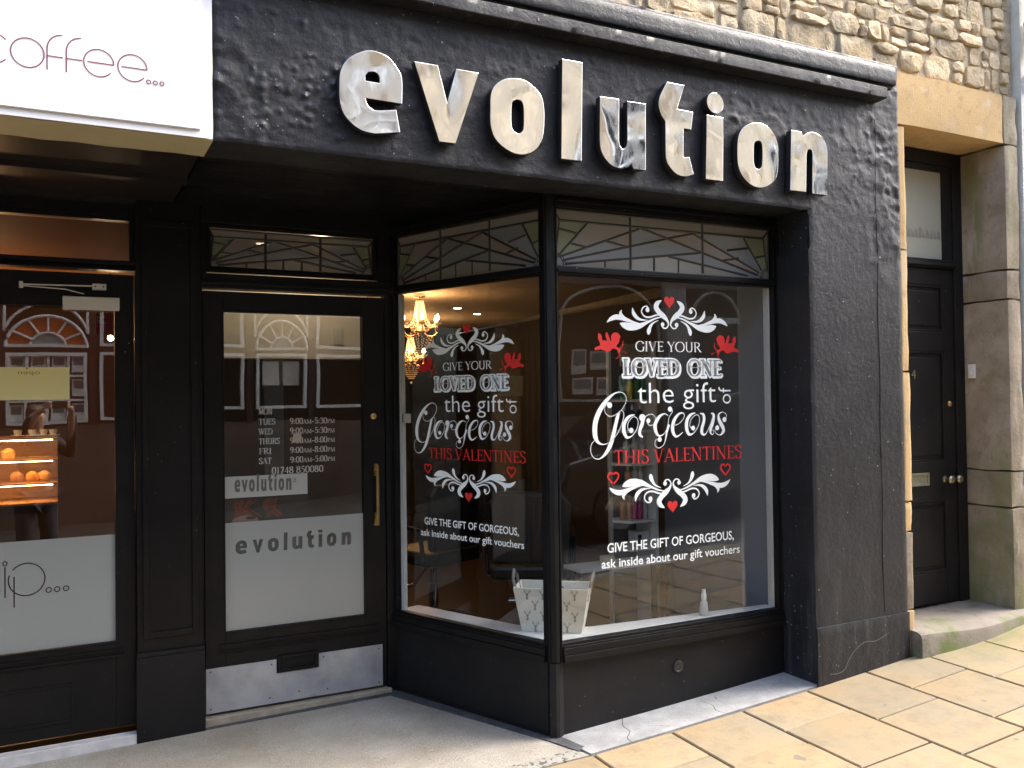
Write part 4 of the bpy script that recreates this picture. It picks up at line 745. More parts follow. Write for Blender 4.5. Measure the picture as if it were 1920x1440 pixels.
fl = Flat(); serif_text(fl, '01748 850080', .972, 1.244, 1.226, .033, T=.18, t=.07); fl.mb.xf(HT).build('phone_number', M_whitev2, dr)
fl = Flat(); fl.rect(1.085, 1.128, 1.385, 1.432); fl.mb.xf(Matrix.Translation((0, D+.0012, 0))).build('square_sticker', film_mat('old_sticker', (.42, .40, .34), .8), dr)
# poster taped inside the door: dark print of an eye under red hair
fl = Flat(); fl.rect(.737, 1.16, .76, 1.112); pp = part('poster', (.95, D+.02, .95), dr); fl.mb.xf(Matrix.Translation((0, D+.02, 0))).build('poster_sheet', mat('poster_black', (.012, .016, .017), rough=.4), pp)
fl = Flat()
for k in range(26):
    x = .80+rnd.random()*.22; fl.ribbon([(a, b_, .006+.008*rnd.random()) for a, b_ in catmull([(x, 1.105-rnd.random()*.02), (x-.02+rnd.uniform(-.02, .02), 1.06), (x+rnd.uniform(-.03, .05), 1.02-.02*rnd.random())], 4)])
fl.mb.xf(Matrix.Translation((0, D+.0185, 0))).build('printed_hair', mat('print_red', (.20, .035, .018), (.06, .012, .01), rough=.4, scale=30), pp)
fl = Flat(); fl.poly([(.84+.07*math.cos(t)*1.0, .985+.035*math.sin(t)) for t in [k*math.pi/10 for k in range(20)]]); fl.mb.xf(Matrix.Translation((0, D+.017, 0))).build('printed_skin', mat('print_skin', (.30, .19, .15), rough=.4), pp)
fl = Flat(); fl.poly([(.868+.028*math.cos(t), 1.006+.009*math.sin(t)) for t in [k*math.pi/8 for k in range(16)]]); fl.mb.xf(Matrix.Translation((0, D+.016, 0))).build('printed_eye', mat('print_dark', (.03, .02, .02), rough=.4), pp)
# threshold
MB().box(.625, 1.60, D-.045, D+.10, -.02, .034).build('threshold', mat('worn_threshold', (.40, .36, .28), (.28, .24, .18), rough=.7, scale=14), shop, bevel=.004)

# --- pilaster between the two doors
pil = thing('pilaster', 'black panelled wooden pilaster between the cafe door and the salon door', 'pilaster', (.475, D, 0))
b = MB(); b.box(.322, .622, D-.05, D+.05, -.03, 2.60); b.build('post', M_wood, pil, bevel=.003)
b = MB(); b.frame(.348, .60, .47, 2.49, (.028, .028, .03, .03), D-.062, D-.0505); b.build('panel_moulding', M_wood, pil, bevel=.002)
b = MB(); b.box(.318, .626, D-.064, D-.0502, .385, .405); b.box(.316, .628, D-.070, D-.0505, -.03, .384); b.build('plinth', M_wood2, pil, bevel=.002)
# ------------------------------------------------------------------ cafe shopfront
cafe = thing('cafe_shopfront', 'black timber cafe front with a glazed door at the left edge of the picture', 'shopfront', (-.3, D, 0))
door_wall(cafe, -1.6, .3215, (-.62, .298), 2.27, 2.478, -.62, .318, 2.235)
b = MB(); b.box(-1.6, -.64, D-.01, D+.05, -.05, 2.23); b.frame(-1.5, -.75, .5, 2.1, .05, D-.03, D-.0102); b.build('side_panel', M_wood, cafe, bevel=.002)
cd = part('door', (-.15, D, 0), cafe, 'cafe door with frosted lower glass')
f = MB(); y0, y1 = D-.012, D+.035
f.box(-.618, -.53, y0, y1, .06, 2.222); f.box(.232, .318, y0, y1, .06, 2.222); f.box(-.53, .232, y0, y1, 2.062, 2.222); f.box(-.53, .232, y0, y1, .06, .466)
f.frame(-.537, .239, .459, 2.069, .008, y0-.005, y0); f.box(-.56, .27, y0-.012, y0, .395, .407); f.box(-.56, .27, y0-.010, y0, .425, .432); f.frame(-.52, .05, .12, .30, .012, y0-.006, y0)
f.build('door_leaf', M_wood, cd, bevel=.002)
MB().box(-.53, .232, D+.004, D+.009, .466, 2.062).build('glass_pane', M_glassd, cd)
# frosted film with the thin lettering standing on it
film = [[(-.528, .468), (.230, .468), (.230, .975), (-.528, .975)]]
curve_mesh(film).xf(Matrix.Translation((0, D+.0025, 0))).build('frosted_film', M_frost, cd)
fl = Flat(); W_ = .0058
def circ(fl, x, z, rx, rz, w, a0=0, a1=360, n=28):
    fl.ribbon([(x+rx*math.cos(R(a0+(a1-a0)*k/n)), z+rz*math.sin(R(a0+(a1-a0)*k/n)), w) for k in range(n+1)])
def line(fl, x0, z0, x1, z1, w): fl.ribbon([(x0, z0, w), (x1, z1, w)])
circ(fl, -.229, .878, .008, .010, .005); line(fl, -.229, .862, -.229, .723, W_); line(fl, -.193, .815, -.193, .675, W_)
circ(fl, -.142, .798, .074, .074, W_, 160, 500)
circ(fl, -.053, .740, .011, .011, .005); circ(fl, -.018, .740, .011, .011, .005); circ(fl, .019, .740, .011, .011, .005)
circ(fl, -.285, .825, .034, .034, W_, 20, 270); circ(fl, -.285, .757, .034, .034, W_, -160, 90)
fl.mb.xf(Matrix.Translation((0, D+.0018, 0))).build('film_lettering', mat('thin_dark_lettering', (.035, .025, .02), rough=.5), cd)
M_yel = film_mat('yellow_film', (.86, .84, .42), .92, .4)
fl = Flat(); fl.rect(-.53, .037, 1.623, 1.775); fl.mb.xf(Matrix.Translation((0, D+.003, 0))).build('open_sign', M_yel, cd)
fl = Flat(); font_text(fl, 'open', -.175, -.085, 1.735, 1.755, mirror=True); fl.disc(-.138, 1.770, .006); fl.mb.xf(Matrix.Translation((0, D+.0022, 0))).build('open_sign_lettering', mat('faded_print', (.36, .28, .18), rough=.5), cd)
k = MB(); k.box(.010, .252, D-.062, D-.0125, 2.045, 2.105); k.build('closer_body', M_plastic, cd, bevel=.004)
k = MB(); k.box(.135, .195, D-.06, D-.012, 2.142, 2.168); k.tube([(.15, D-.055, 2.157), (-.15, D-.075, 2.150)], .004, 6); k.tube([(-.155, D-.075, 2.143), (.02, D-.06, 2.136), (.10, D-.052, 2.118)], .003, 6); k.box(-.166, -.150, D-.085, D-.062, 2.134, 2.162)
k.build('closer_arm', M_plastic, cd, bevel=.002)
k = MB(); k.lathe([(.004, 0), (.0005, .003)], (.148, D-.060, 2.155), 8, 'y'); k.lathe([(.004, 0), (.0005, .003)], (.182, D-.060, 2.155), 8, 'y'); k.build('screw', M_lead, cd)
MB().box(-.62, .298, D+.004, D+.009, 2.272, 2.476).build('transom_pane', film_mat('smoky_transom_glass', (.10, .04, .022), .55, .15), cafe)
MB().box(-.62, .320, D-.065, D-.005, -.05, .028).build('threshold', mat('white_threshold', (.62, .62, .63), rough=.5, c2=(.5, .5, .5), scale=20), cafe, bevel=.004)
s_ = MB(); s_.box(-1.6, .495, .2425, 1.4, 2.585, 2.61); s_.box(-1.6, .495, .70, .76, 2.56, 2.585); s_.box(-1.6, .322, 1.2, 1.4, 2.56, 2.584); s_.build('soffit', mat('dark_varnished_soffit', (.02, .013, .010), (.012, .010, .009), rough=.42, scale=4), cafe)
rough_panel('cream_fascia', -3.2, .500, 2.56, 3.6, .0, .241, .05, cafe, M_cream, lambda x, z: .002*noise.noise(Vector((x*8, z*8, 0))))
sg = thing('cafe_sign', 'white cafe signboard with thin plum lettering coffee over the cafe door', 'sign', (-1.3, -.01, 2.6))
MB().box(-3.2, .456, -.012, -.0045, 2.589, 3.6).build('sign_board', M_signwhite, sg, bevel=.001)
MB().box(-3.2, .4975, -.0042, -.0028, 2.562, 3.6).build('board_backing', M_signwhite, sg)
MB().box(-3.2, .452, -.0125, -.0122, 2.5885, 2.591).build('board_edge_line', M_grey, sg)
fl = Flat(); W_ = .0042
circ(fl, -.195, 2.776, .050, .050, W_, 40, 320); circ(fl, -.094, 2.776, .049, .049, W_, 0, 360)
for x in (-.036, .022): fl.ribbon([(a, z, W_) for a, z in [(x, 2.728), (x, 2.80)]+[(x+.046-.046*math.cos(t*math.pi/16), 2.80+.052*math.sin(t*math.pi/16)) for t in range(1, 9)]]); line(fl, x, 2.776, x+.048, 2.776, W_)
for cx in (.122, .229): circ(fl, cx, 2.776, .047, .047, W_, 0, 322); line(fl, cx-.036, 2.776, cx+.047, 2.776, W_)
for cx in (.281, .303, .325): circ(fl, cx, 2.735, .0068, .0068, .0038, n=16)
fl.mb.xf(Matrix.Translation((0, -.0135, 0))).build('lettering', M_magenta, sg)

# ------------------------------------------------------------------ steel letters
ss = thing('shop_sign', 'polished steel raised letters spelling evolution across the black fascia', 'sign', (2.3, -.03, 2.6))
for nm in names+['dot']:
    lo = [[(a*.001, b_*.001) for a, b_ in outline(p, 5)] for p in LETTERS[nm]]
    me = curve_mesh(lo, extrude=.0165, bevel=.001)
    o = me.xf(Matrix.Translation((0, -.0275, 0))).build('letter', M_steel, ss)
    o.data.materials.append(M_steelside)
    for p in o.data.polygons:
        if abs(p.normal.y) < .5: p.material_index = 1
    ctr = sum((v.co.x for v in o.data.vertices))/len(o.data.vertices)

# ------------------------------------------------------------------ rubble wall above
up = thing('rubble_wall', 'rough rubble stone wall above the black cornice and the side doorway', 'wall', (2.5, .2, 3.4))
MB().box(-3.2, 5.24, .055, .5, 3.40, 8.6).build('mortar_bed', M_mortar, up)
MB().box(-3.2, 5.24, .501, 8.5, 2.70, 8.6).build('upper_storey', M_mortar, up)
tag(MB().box(-12, -3.21, .0, 8.5, -.5, 8.6).build('neighbouring_house', M_ashlar), 'plain sandstone house next door, out of the picture to the left', 'building')
def stone_piece(x0, x1, z0, z1, proud):
    P = []; nx = max(2, int((x1-x0)/.05)); nz = 2
    for i in range(nx): P.append((x0+(x1-x0)*i/nx, z0))
    for i in range(nz): P.append((x1, z0+(z1-z0)*i/nz))
    for i in range(nx): P.append((x1-(x1-x0)*i/nx, z1))
    for i in range(nz): P.append((x0, z1-(z1-z0)*i/nz))
    cx, cz = (x0+x1)/2, (z0+z1)/2; w, h = (x1-x0)/2, (z1-z0)/2; Q = []
    for x, z in P:
        u, v = (x-cx)/w, (z-cz)/h; k = 1-.16*(abs(u)*abs(v))**2+rnd.uniform(-.05, .03); Q.append((cx+u*w*k+rnd.uniform(-.006, .006), cz+v*h*k+rnd.uniform(-.006, .006)))
    n = len(Q); vs = [(a, .07, b_) for a, b_ in Q]; tilt = rnd.uniform(-.04, .04); tz = rnd.uniform(-.08, .06)
    for k, (s, dpt) in enumerate(((.995, .45), (.94, .9), (.70, 1.02), (.38, 1.08))):
        for a, b_ in Q:
            X, Z = cx+(a-cx)*s, cz+(b_-cz)*s
            vs.append((X, .058-proud*dpt*.6+tilt*(X-cx)+tz*(Z-cz)+(.013*noise.noise(Vector((X*14, Z*17, proud*50)))+.007*noise.noise(Vector((X*37, Z*41, proud*90))))*(k > 0), Z))
    vs.append((cx, .058-proud*.65, cz)); fs = []
    for k in range(4): fs += [(k*n+i, k*n+(i+1) % n, (k+1)*n+(i+1) % n, (k+1)*n+i) for i in range(n)]
    fs += [(4*n+i, 4*n+(i+1) % n, 5*n) for i in range(n)]
    return MB().add(vs, fs)
z = 3.425; nst = 0
while z < 4.75:
    h = rnd.choice((.04, .06, .08, .11, .14)); x = 1.7+rnd.random()*.1
    while x < 5.17:
        w = min(rnd.choice((.07, .1, .14, .19, .26))*rnd.uniform(.85, 1.2), 5.21-x)
        if w > .05:
            if h > .1 and rnd.random() < .3:
                m_ = h*rnd.uniform(.35, .6); pcs = [(x, x+w-.010, z, z+m_-.005), (x, x+w-.010, z+m_+.004, z+h-.008)]
            else: pcs = [(x, x+w-rnd.uniform(.004, .018), z+rnd.uniform(-.012, .012), z+h-rnd.uniform(.0, .018))]
            for q in pcs:
                if nst < 298: stone_piece(*q, rnd.uniform(.012, .045)).build('stone', M_rubble, up, smooth=True); nst += 1
        x += w
    z += h

# ------------------------------------------------------------------ side doorway
sw = thing('stone_door_surround', 'weathered sandstone lintel and jambs round the narrow side door', 'door surround', (4.65, .15, .2))
def ashlar(name, x0, x1, y0, y1, z0, z1, m, seed=0, parent=sw, label=None, rough=.004, n=7):
    nx = max(2, int((x1-x0)/.05)); ny = max(2, int((y1-y0)/.05)); nz = max(2, int((z1-z0)/.05))
    bm = bmesh.new(); bmesh.ops.create_cube(bm, size=1); bmesh.ops.subdivide_edges(bm, edges=bm.edges, cuts=5, use_grid_fill=True)
    for v in bm.verts:
        c = Vector((x0+(v.co.x+.5)*(x1-x0), y0+(v.co.y+.5)*(y1-y0), z0+(v.co.z+.5)*(z1-z0)))
        out = Vector((v.co.x*2 if abs(v.co.x) > .49 else 0, v.co.y*2 if abs(v.co.y) > .49 else 0, v.co.z*2 if abs(v.co.z) > .49 else 0))
        ed = sum(1 for q in out if abs(q) > .5)
        c += out*rough*noise.fractal(c*9+Vector((seed, 0, 0)), 1, 2, 4)-(out*.004 if ed > 1 else Vector()); v.co = c
    mb = MB(); bm.verts.index_update(); mb.add([v.co.copy() for v in bm.verts], [tuple(v.index for v in f.verts) for f in bm.faces]); bm.free()
    return mb.build(name, m, parent, smooth=True, **({'label': label} if label else {}))
ashlar('lintel', 4.1465, 5.085, .012, .34, 3.105, 3.405, M_ashlar, 1, rough=.006)
for k, (a, b_) in enumerate(((.13, .40), (.403, .83), (.834, 1.00), (1.004, 1.72), (1.724, 2.40), (2.404, 3.10))): ashlar('jamb_stone', 4.147, 4.212+.003*(k % 2), .010+.002*(k % 3), .34, a, b_, M_ashlar if k != 1 else M_jamb, k)
for k, (a, b_) in enumerate(((.20, .90), (.905, 1.12), (1.125, 2.16), (2.165, 2.34), (2.345, 3.10), (3.105, 3.405))): ashlar('jamb_stone', 5.088-(.002 if k else -.001), 5.215, .008+.003*(k % 2), .34, a, b_, M_jamb, k+9, rough=.007)
ds = MB(); n = 18; vs = []
for i in range(n+1):
    x = 4.172+(5.20-4.172)*i/n; t = i/n; worn = .014*math.sin(t*math.pi)**2; zt = .298-worn
    yf = -.062-.030*math.sin(min(1, t*1.15)*math.pi)+.004*noise.noise(Vector((x*8, 0, 0)))
    for y, zz in ((.36, zt+.004), (.05, zt), (yf+.03, zt-.006), (yf+.008, zt-.018), (yf, zt-.04), (yf-.002, .02), (.36, .02)): vs.append((x, y, zz))
fs = [(i*7+q, i*7+(q+1) % 7, (i+1)*7+(q+1) % 7, (i+1)*7+q) for i in range(n) for q in range(7)]+[tuple(range(7)), tuple(range(n*7, n*7+7))[::-1]]
ds.add(vs, fs).build('doorstep', M_cill, sw, smooth=True)
MB().box(4.213, 5.085, .352, .6, 0, 3.2).build('rear_wall', M_dark, sw)
pdr = thing('side_door', 'narrow black panelled door with fanlight set deep in the stone doorway', 'door', (4.65, .32, .3))
f = MB(); f.box(4.214, 5.083, .30, .35, 3.02, 3.10); f.box(5.00, 5.083, .30, .35, .30, 3.02); f.box(4.214, 4.27, .30, .35, .30, 3.02); f.box(4.27, 5.0, .295, .35, 2.375, 2.43); f.box(4.27, 5.0, .28, .295, 2.385, 2.405)
f.box(4.27, 5.0, .31, .35, 2.98, 3.02); f.box(4.915, 5.0, .31, .35, 2.43, 2.98); f.box(4.27, 4.33, .31, .35, 2.43, 2.98); f.build('door_frame', M_wood2, pdr, bevel=.003)
MB().box(4.33, 4.915, .322, .326, 2.43, 2.98).build('fanlight_pane', film_mat('dusty_fanlight_glass', (.36, .37, .31), .93, .25), pdr)
fl = Flat()
for k in range(9): x = 4.60+k*.034; fl.poly([(x, 2.56), (x+.03, 2.56), (x+.028+rnd.uniform(-.01, 0), 2.575+rnd.random()*.05), (x+.004, 2.57+rnd.random()*.06)])
fl.mb.xf(Matrix.Translation((0, .3205, 0))).build('old_paint_flakes', mat('grey_flakes', (.20, .20, .18), rough=.6), pdr)
MB().box(4.272, 4.998, .327, .36, .305, 2.372).build('door_leaf', M_wood2, pdr)
f = MB()
for a, b_ in ((.31, .50), (.93, 1.18), (1.86, 1.98), (2.27, 2.372)): f.box(4.392, 4.905, .312, .3268, a, b_)
f.box(4.272, 4.392, .312, .3268, .305, 2.372); f.box(4.905, 4.998, .312, .3268, .305, 2.372); f.box(4.62, 4.70, .3122, .3266, .50, .93) if False else None
f.build('door_rails', M_wood2, pdr, bevel=.004)
for a, b_ in ((.50, .93), (1.18, 1.86), (1.98, 2.27)):
    f = MB(); f.frame(4.392, 4.905, a, b_, .014, .316, .3268); f.box(4.43, 4.867, .3195, .3268, a+.038, b_-.038); f.build('door_panel', M_wood2, pdr, bevel=.003)
k = MB(); k.frame(4.56, 4.735, 1.035, 1.115, .016, .302, .312); k.box(4.576, 4.719, .306, .312, 1.051, 1.099); k.build('letter_plate', mat('tarnished_brass', (.20, .25, .22), (.34, .30, .18), rough=.45, metal=.7, scale=30), pdr, bevel=.002)
for x in (4.884, 4.962):
    k = MB(); k.lathe([(.020, 0), (.020, .004), (.009, .008), (.009, .030), (.022, .038), (.025, .050), (.018, .060), (.0005, .063)], (x, .312, 1.066), 18, 'y'); k.build('door_knob', M_oldbrass, pdr, smooth=True)
k = MB(); k.lathe([(.018, 0), (.018, .005), (.010, .012), (.0005, .014)], (4.944, .312, 1.533), 16, 'y'); k.build('door_lock', M_brass, pdr, smooth=True)
fl = Flat(); font_text(fl, '4', 4.60, 4.640, 1.69, 1.745); fl.mb.xf(Matrix.Translation((0, .311, 0))).build('door_number', M_oldbrass, pdr)
bl = thing('doorbell', 'small white doorbell box on the mossy right jamb', 'doorbell', (5.085, .245, 1.73))
MB().box(5.066, 5.083, .224, .27, 1.69, 1.778).build('bell_box', M_plastic, bl, bevel=.004); MB().box(5.062, 5.0655, .238, .256, 1.715, 1.735).build('bell_button', M_whitepaint, bl)
nb = MB(); nb.box(5.245, 12, .0, 8.5, -.5, 8.6); o = tag(nb.build('neighbouring_wall', M_render), 'white rendered wall beyond the stone doorway at the right edge', 'wall')
dp = thing('drainpipe', 'white painted drainpipe with socket collar at the top right corner', 'drainpipe', (5.28, -.055, 3.4))
MB().tube([(5.285, -.06, 3.74), (5.285, -.06, 8.0)], .038, 16).build('pipe', M_pipe, dp, smooth=True)
MB().lathe([(.04, 3.68), (.052, 3.70), (.054, 3.80), (.048, 3.83), (.054, 3.84), (.054, 3.86), (.04, 3.87)], (5.285, -.06, 0), 18).build('collar', M_pipe, dp, smooth=True)
MB().tube([(5.285, -.06, 3.70), (5.285, -.05, 3.55), (5.285, .03, 3.45)], .036, 14).build('pipe_shoe', M_pipe, dp, smooth=True)

# ------------------------------------------------------------------ salon interior
MB().box(.56, 4.9, 1.35, 8.4, -.1, .04).build('salon_floor', M_woodfloor, kind='structure')
fl_ = MB(); fl_.prism([(2.1, .30), (3.45, .30), (3.45, 1.349), (1.70, 1.349)], -.1, .04, 'z'); fl_.build('bay_floor', M_woodfloor, kind='structure')
MB().prism([(.63, 1.35), (1.72, 1.35), (2.12, .31), (4.2, .31), (4.9, 8.4), (.63, 8.4)], 2.503, 2.58, 'z').build('salon_ceiling', M_ceiling, kind='structure')
MB().box(.56, .63, 1.35, 8.4, -.1, 2.6).build('salon_left_wall', M_dark, kind='structure')
MB().box(3.452, 3.50, .268, .55, .0, 2.502).build('bay_side_wall', M_intpale, kind='structure')
MB().box(3.456, 3.52, .551, 1.27, .0, 2.502).build('salon_side_wall', M_intwall, kind='structure')
MB().box(3.521, 4.9, 1.27, 1.30, .0, 2.502).build('salon_wall_return', M_dark, kind='structure')
MB().box(4.85, 4.9, 1.301, 8.4, .0, 2.502).build('salon_right_wall', M_dark, kind='structure')
MB().box(.56, 4.9, 8.2, 8.4, .0, 2.502).build('salon_back_wall', M_dark, kind='structure')
o = MB().box(.64, 1.72, 2.0, 2.12, 1.86, 2.502).build('bulkhead', mat('beige_bulkhead', (.82, .79, .72), rough=.8), kind='structure')
n_ = thing('notice', 'small white notice pinned on the beige bulkhead inside the salon door', 'notice', (1.5, 1.99, 2.05)); MB().box(1.50, 1.56, 1.992, 1.9985, 1.95, 2.05).build('sheet_of_paper', M_whitepaint, n_)
o = MB().box(1.14, 1.26, 2.3, 2.42, .04, 2.5).build('interior_post', M_intpale); tag(o, 'pale grey post standing behind the salon door glass', 'post')
def chandelier(x, y, zc, label):
    t = thing('chandelier', label, 'chandelier', (x, y, zc), 'crystal chandeliers in the salon')
    MB().lathe([(.001, 0), (.055, -.004), (.055, -.022), (.012, -.03)], (x, y, zc), 20).build('ceiling_rose', M_chrome, t, smooth=True)
    MB().tube([(x, y, zc-.03), (x, y, zc-.34)], .006, 8).build('stem', M_chrome, t)
    MB().lathe([(.03, -.33), (.055, -.315), (.03, -.28), (.014, -.25), (.02, -.2), (.014, -.12), (.01, -.1)], (x, y, zc), 16).build('body', M_gold, t, smooth=True)
    MB().lathe([(.02, -.35), (.075, -.31), (.085, -.29), (.08, -.285)], (x, y, zc), 24).build('glass_bowl', film_mat('amber_glass', (.6, .35, .15), .35, .1), t, smooth=True)
    for k in range(6):
        a = k*math.pi/3+.25; ca, sa = math.cos(a), math.sin(a)
        MB().tube([(x+r_*ca, y+r_*sa, zc+h) for r_, h in catmull([(.02, -.31), (.06, -.35), (.12, -.36), (.16, -.33), (.165, -.27)], 4)], .0055, 6).build('arm', M_gold, t, smooth=True)
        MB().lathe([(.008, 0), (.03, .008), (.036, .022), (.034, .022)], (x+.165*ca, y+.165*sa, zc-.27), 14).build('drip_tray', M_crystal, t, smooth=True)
        MB().lathe([(.007, 0), (.007, .035)], (x+.165*ca, y+.165*sa, zc-.262), 8).build('candle_tube', M_whitepaint, t)
        MB().lathe([(.004, 0), (.013, .014), (.012, .026), (.005, .045), (.0008, .058)], (x+.165*ca, y+.165*sa, zc-.228), 10).build('bulb', M_bulb, t, smooth=True)
    c = MB()
    for k in range(14):
        a = k*2*math.pi/14; ca, sa = math.cos(a), math.sin(a)
        for q in range(9): r_ = .030+.003*q; c.ball((x+r_*ca, y+r_*sa, zc-.06-.017*q), .0065, 5, 4)
        for q in range(9): u = q/8; r_ = .055+.09*u; c.ball((x+r_*ca, y+r_*sa, zc-.20-.075*u-.03*math.sin(u*math.pi)), .005, 5, 4)
        for q in range(7): c.ball((x+(.11-.013*q)*ca, y+(.11-.013*q)*sa, zc-.37-.022*q), .0055, 5, 4)
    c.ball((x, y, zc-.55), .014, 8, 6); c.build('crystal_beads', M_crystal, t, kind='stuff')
    l = bpy.data.lights.new('chandelier_light', 'POINT'); l.energy = 5; l.color = (1, .52, .2); l.shadow_soft_size = .12
    lo = bpy.data.objects.new('chandelier_light', l); COL.objects.link(lo); lo.parent = t; lo.location = (0, 0, -.16)
    return t
chandelier(2.73, 3.69, 2.50, 'crystal chandelier hanging nearest to the splayed window')
chandelier(3.42, 5.75, 2.34, 'second crystal chandelier further back in the salon, half hidden by the red cupid')
for x, y, lb in ((1.02, 1.72, 'lit ceiling spotlight just inside the salon door'), (3.47, 4.58, 'lit ceiling spotlight nearer the chandelier'), (3.9, 5.05, 'lit ceiling spotlight further to the right')):
    t = thing('ceiling_spotlight', lb, 'spotlight', (x, y, 2.5), 'recessed ceiling spotlights'); MB().lathe([(.05, 0), (.05, -.006), (.04, -.008), (.04, -.002)], (x, y, 2.502), 20).build('trim_ring', M_chrome, t, smooth=True)
    MB().lathe([(.036, -.0045), (.036, -.006)], (x, y, 2.5), 16).build('lamp_face', M_spot, t)
ws = thing('window_sensor', 'small grey sensor box stuck inside the left edge of the splayed window', 'sensor', (1.70, 1.22, 1.50))
MB().box(-1.045, -1.005, .006, .03, 1.475, 1.525).xf(MS).build('sensor_box', M_plastic, ws, bevel=.003); MB().box(-1.062, -1.0455, .006, .022, 1.478, 1.522).xf(MS).build('sensor_lens', M_leather, ws)
l = bpy.data.lights.new('entrance_light', 'POINT'); l.energy = .7; l.color = (1, .74, .5); l.shadow_soft_size = .05; lo = bpy.data.objects.new('entrance_light', l); COL.objects.link(lo); lo.location = (1.35, 1.72, 2.44)
# display shelves
sh = thing('display_shelf', 'narrow grey shelving unit of hair products against the salon wall', 'shelving', (3.33, 1.45, .05))
M_shelf = mat('shelf_laminate', (.66, .65, .62), rough=.5)
MB().box(3.455, 3.475, 1.36, 1.60, .05, 1.96).build('side_panel', M_shelf, sh, bevel=.002); MB().box(3.24, 3.262, 1.57, 1.60, .05, 1.96).build('side_panel', M_shelf, sh, bevel=.002)
MB().box(3.263, 3.454, 1.585, 1.60, .05, 1.94).build('back_panel', mat('shelf_back', (.14, .14, .14), rough=.6), sh)
SHZ = (.62, .80, 1.02, 1.17, 1.385, 1.585)
for z in SHZ: MB().prism([(3.20, 1.48), (3.27, 1.37), (3.4548, 1.37), (3.4548, 1.5848), (3.2625, 1.5848)], z-.016, z, 'z').build('shelf', M_shelf, sh, bevel=.002)
MB().prism([(3.225, 1.80), (3.225, 1.925), (3.24, 1.945), (3.44, 1.945), (3.455, 1.925), (3.455, 1.80)], 1.40, 1.42).build('header_board', M_beige, sh)
fl = Flat(); font_text(fl, 'LONDON', 3.245, 3.44, 1.875, 1.925); fl.mb.xf(Matrix.Translation((0, 1.399, 0))).build('header_lettering', mat('brown_print', (.22, .19, .13), rough=.6), sh)
def bottle(x, y, z, r, h, col, cap, name, label, neck=.35, alpha=1):
    t = thing(name, label, 'bottle', (x, y, z), 'hair products on the display shelves')
    MB().lathe([(r*.92, 0), (r, .006), (r, h*.62), (r*.8, h*.70), (r*neck, h*.76), (r*neck, h*.8)], (x, y, z+.001), 14).build('bottle_body', col, t, smooth=True)
    MB().lathe([(r*neck*1.25, h*.8), (r*neck*1.25, h*.93), (r*neck*.7, h*.95), (r*neck*.7, h)], (x, y, z+.001), 12).build('cap', cap, t, smooth=True)
    return t
def pm(n, c): return mat(n, c, rough=.25)
c_y, c_g, c_o, c_p, c_w, c_k, c_b = pm('yellow_plastic', (.72, .62, .03)), pm('green_plastic', (.04, .18, .07)), pm('amber_liquid', (.45, .22, .10)), pm('magenta_liquid', (.42, .03, .16)), pm('silver_white_plastic', (.5, .5, .48)), pm('black_plastic', (.02, .02, .02)), pm('petrol_plastic', (.02, .05, .06))
for x, c1_, cp, nm, lb, z, h, r in (
 (3.315, c_y, c_y, 'tall_bottle', 'bright yellow bottle on the upper shelf', 1.585, .17, .026), (3.265, c_g, c_k, 'tall_bottle', 'dark green bottle left of the yellow bottle', 1.585, .20, .024), (3.375, c_g, c_g, 'tall_bottle', 'green bottle right of the yellow bottle', 1.585, .21, .024), (3.425, c_g, c_k, 'tall_bottle', 'rightmost green bottle on the upper shelf', 1.585, .20, .022),
 (3.28, c_b, c_w, 'pump_bottle', 'dark pump bottle at the left of the second shelf', 1.385, .16, .026), (3.34, c_b, c_w, 'pump_bottle', 'dark pump bottle in the middle of the second shelf', 1.385, .165, .026), (3.40, c_b, c_w, 'pump_bottle', 'dark pump bottle at the right of the second shelf', 1.385, .17, .026),
 (3.29, c_w, c_w, 'silver_bottle', 'silver bottle at the left of the third shelf', 1.17, .19, .024), (3.35, c_w, c_w, 'silver_bottle', 'silver bottle in the middle of the third shelf', 1.17, .18, .022), (3.41, c_w, c_w, 'silver_bottle', 'silver bottle at the right of the third shelf', 1.17, .17, .022),
 (3.30, c_o, c_w, 'small_bottle', 'amber bottle beside two white ones', 1.02, .13, .022), (3.35, c_w, c_w, 'small_bottle', 'white bottle right of the amber one', 1.02, .13, .022), (3.395, c_w, c_w, 'small_bottle', 'rightmost white bottle beside the amber one', 1.02, .13, .02),
 (3.255, c_o, c_k, 'spray_bottle', 'left orange bottle on the white shelf corner', .80, .15, .021), (3.30, c_o, c_k, 'spray_bottle', 'right orange bottle on the white shelf corner', .80, .15, .021), (3.345, c_p, c_w, 'spray_bottle', 'left magenta bottle beside the orange ones', .80, .15, .020), (3.388, c_p, c_w, 'spray_bottle', 'right magenta bottle beside the orange ones', .80, .15, .020), (3.43, c_w, c_w, 'spray_bottle', 'slim silver bottle right of the magenta ones', .80, .18, .014)):
    bottle(x, 1.45, z, r, h, c1_, cp, nm, lb)
t = thing('product_box', 'white product box with printed panels on the lowest shelf', 'box', (3.38, 1.45, .62)); MB().box(3.33, 3.44, 1.42, 1.50, .621, .72).build('carton', c_w, t); MB().box(3.35, 3.38, 1.4185, 1.4198, .63, .70).build('printed_panel', c_k, t)
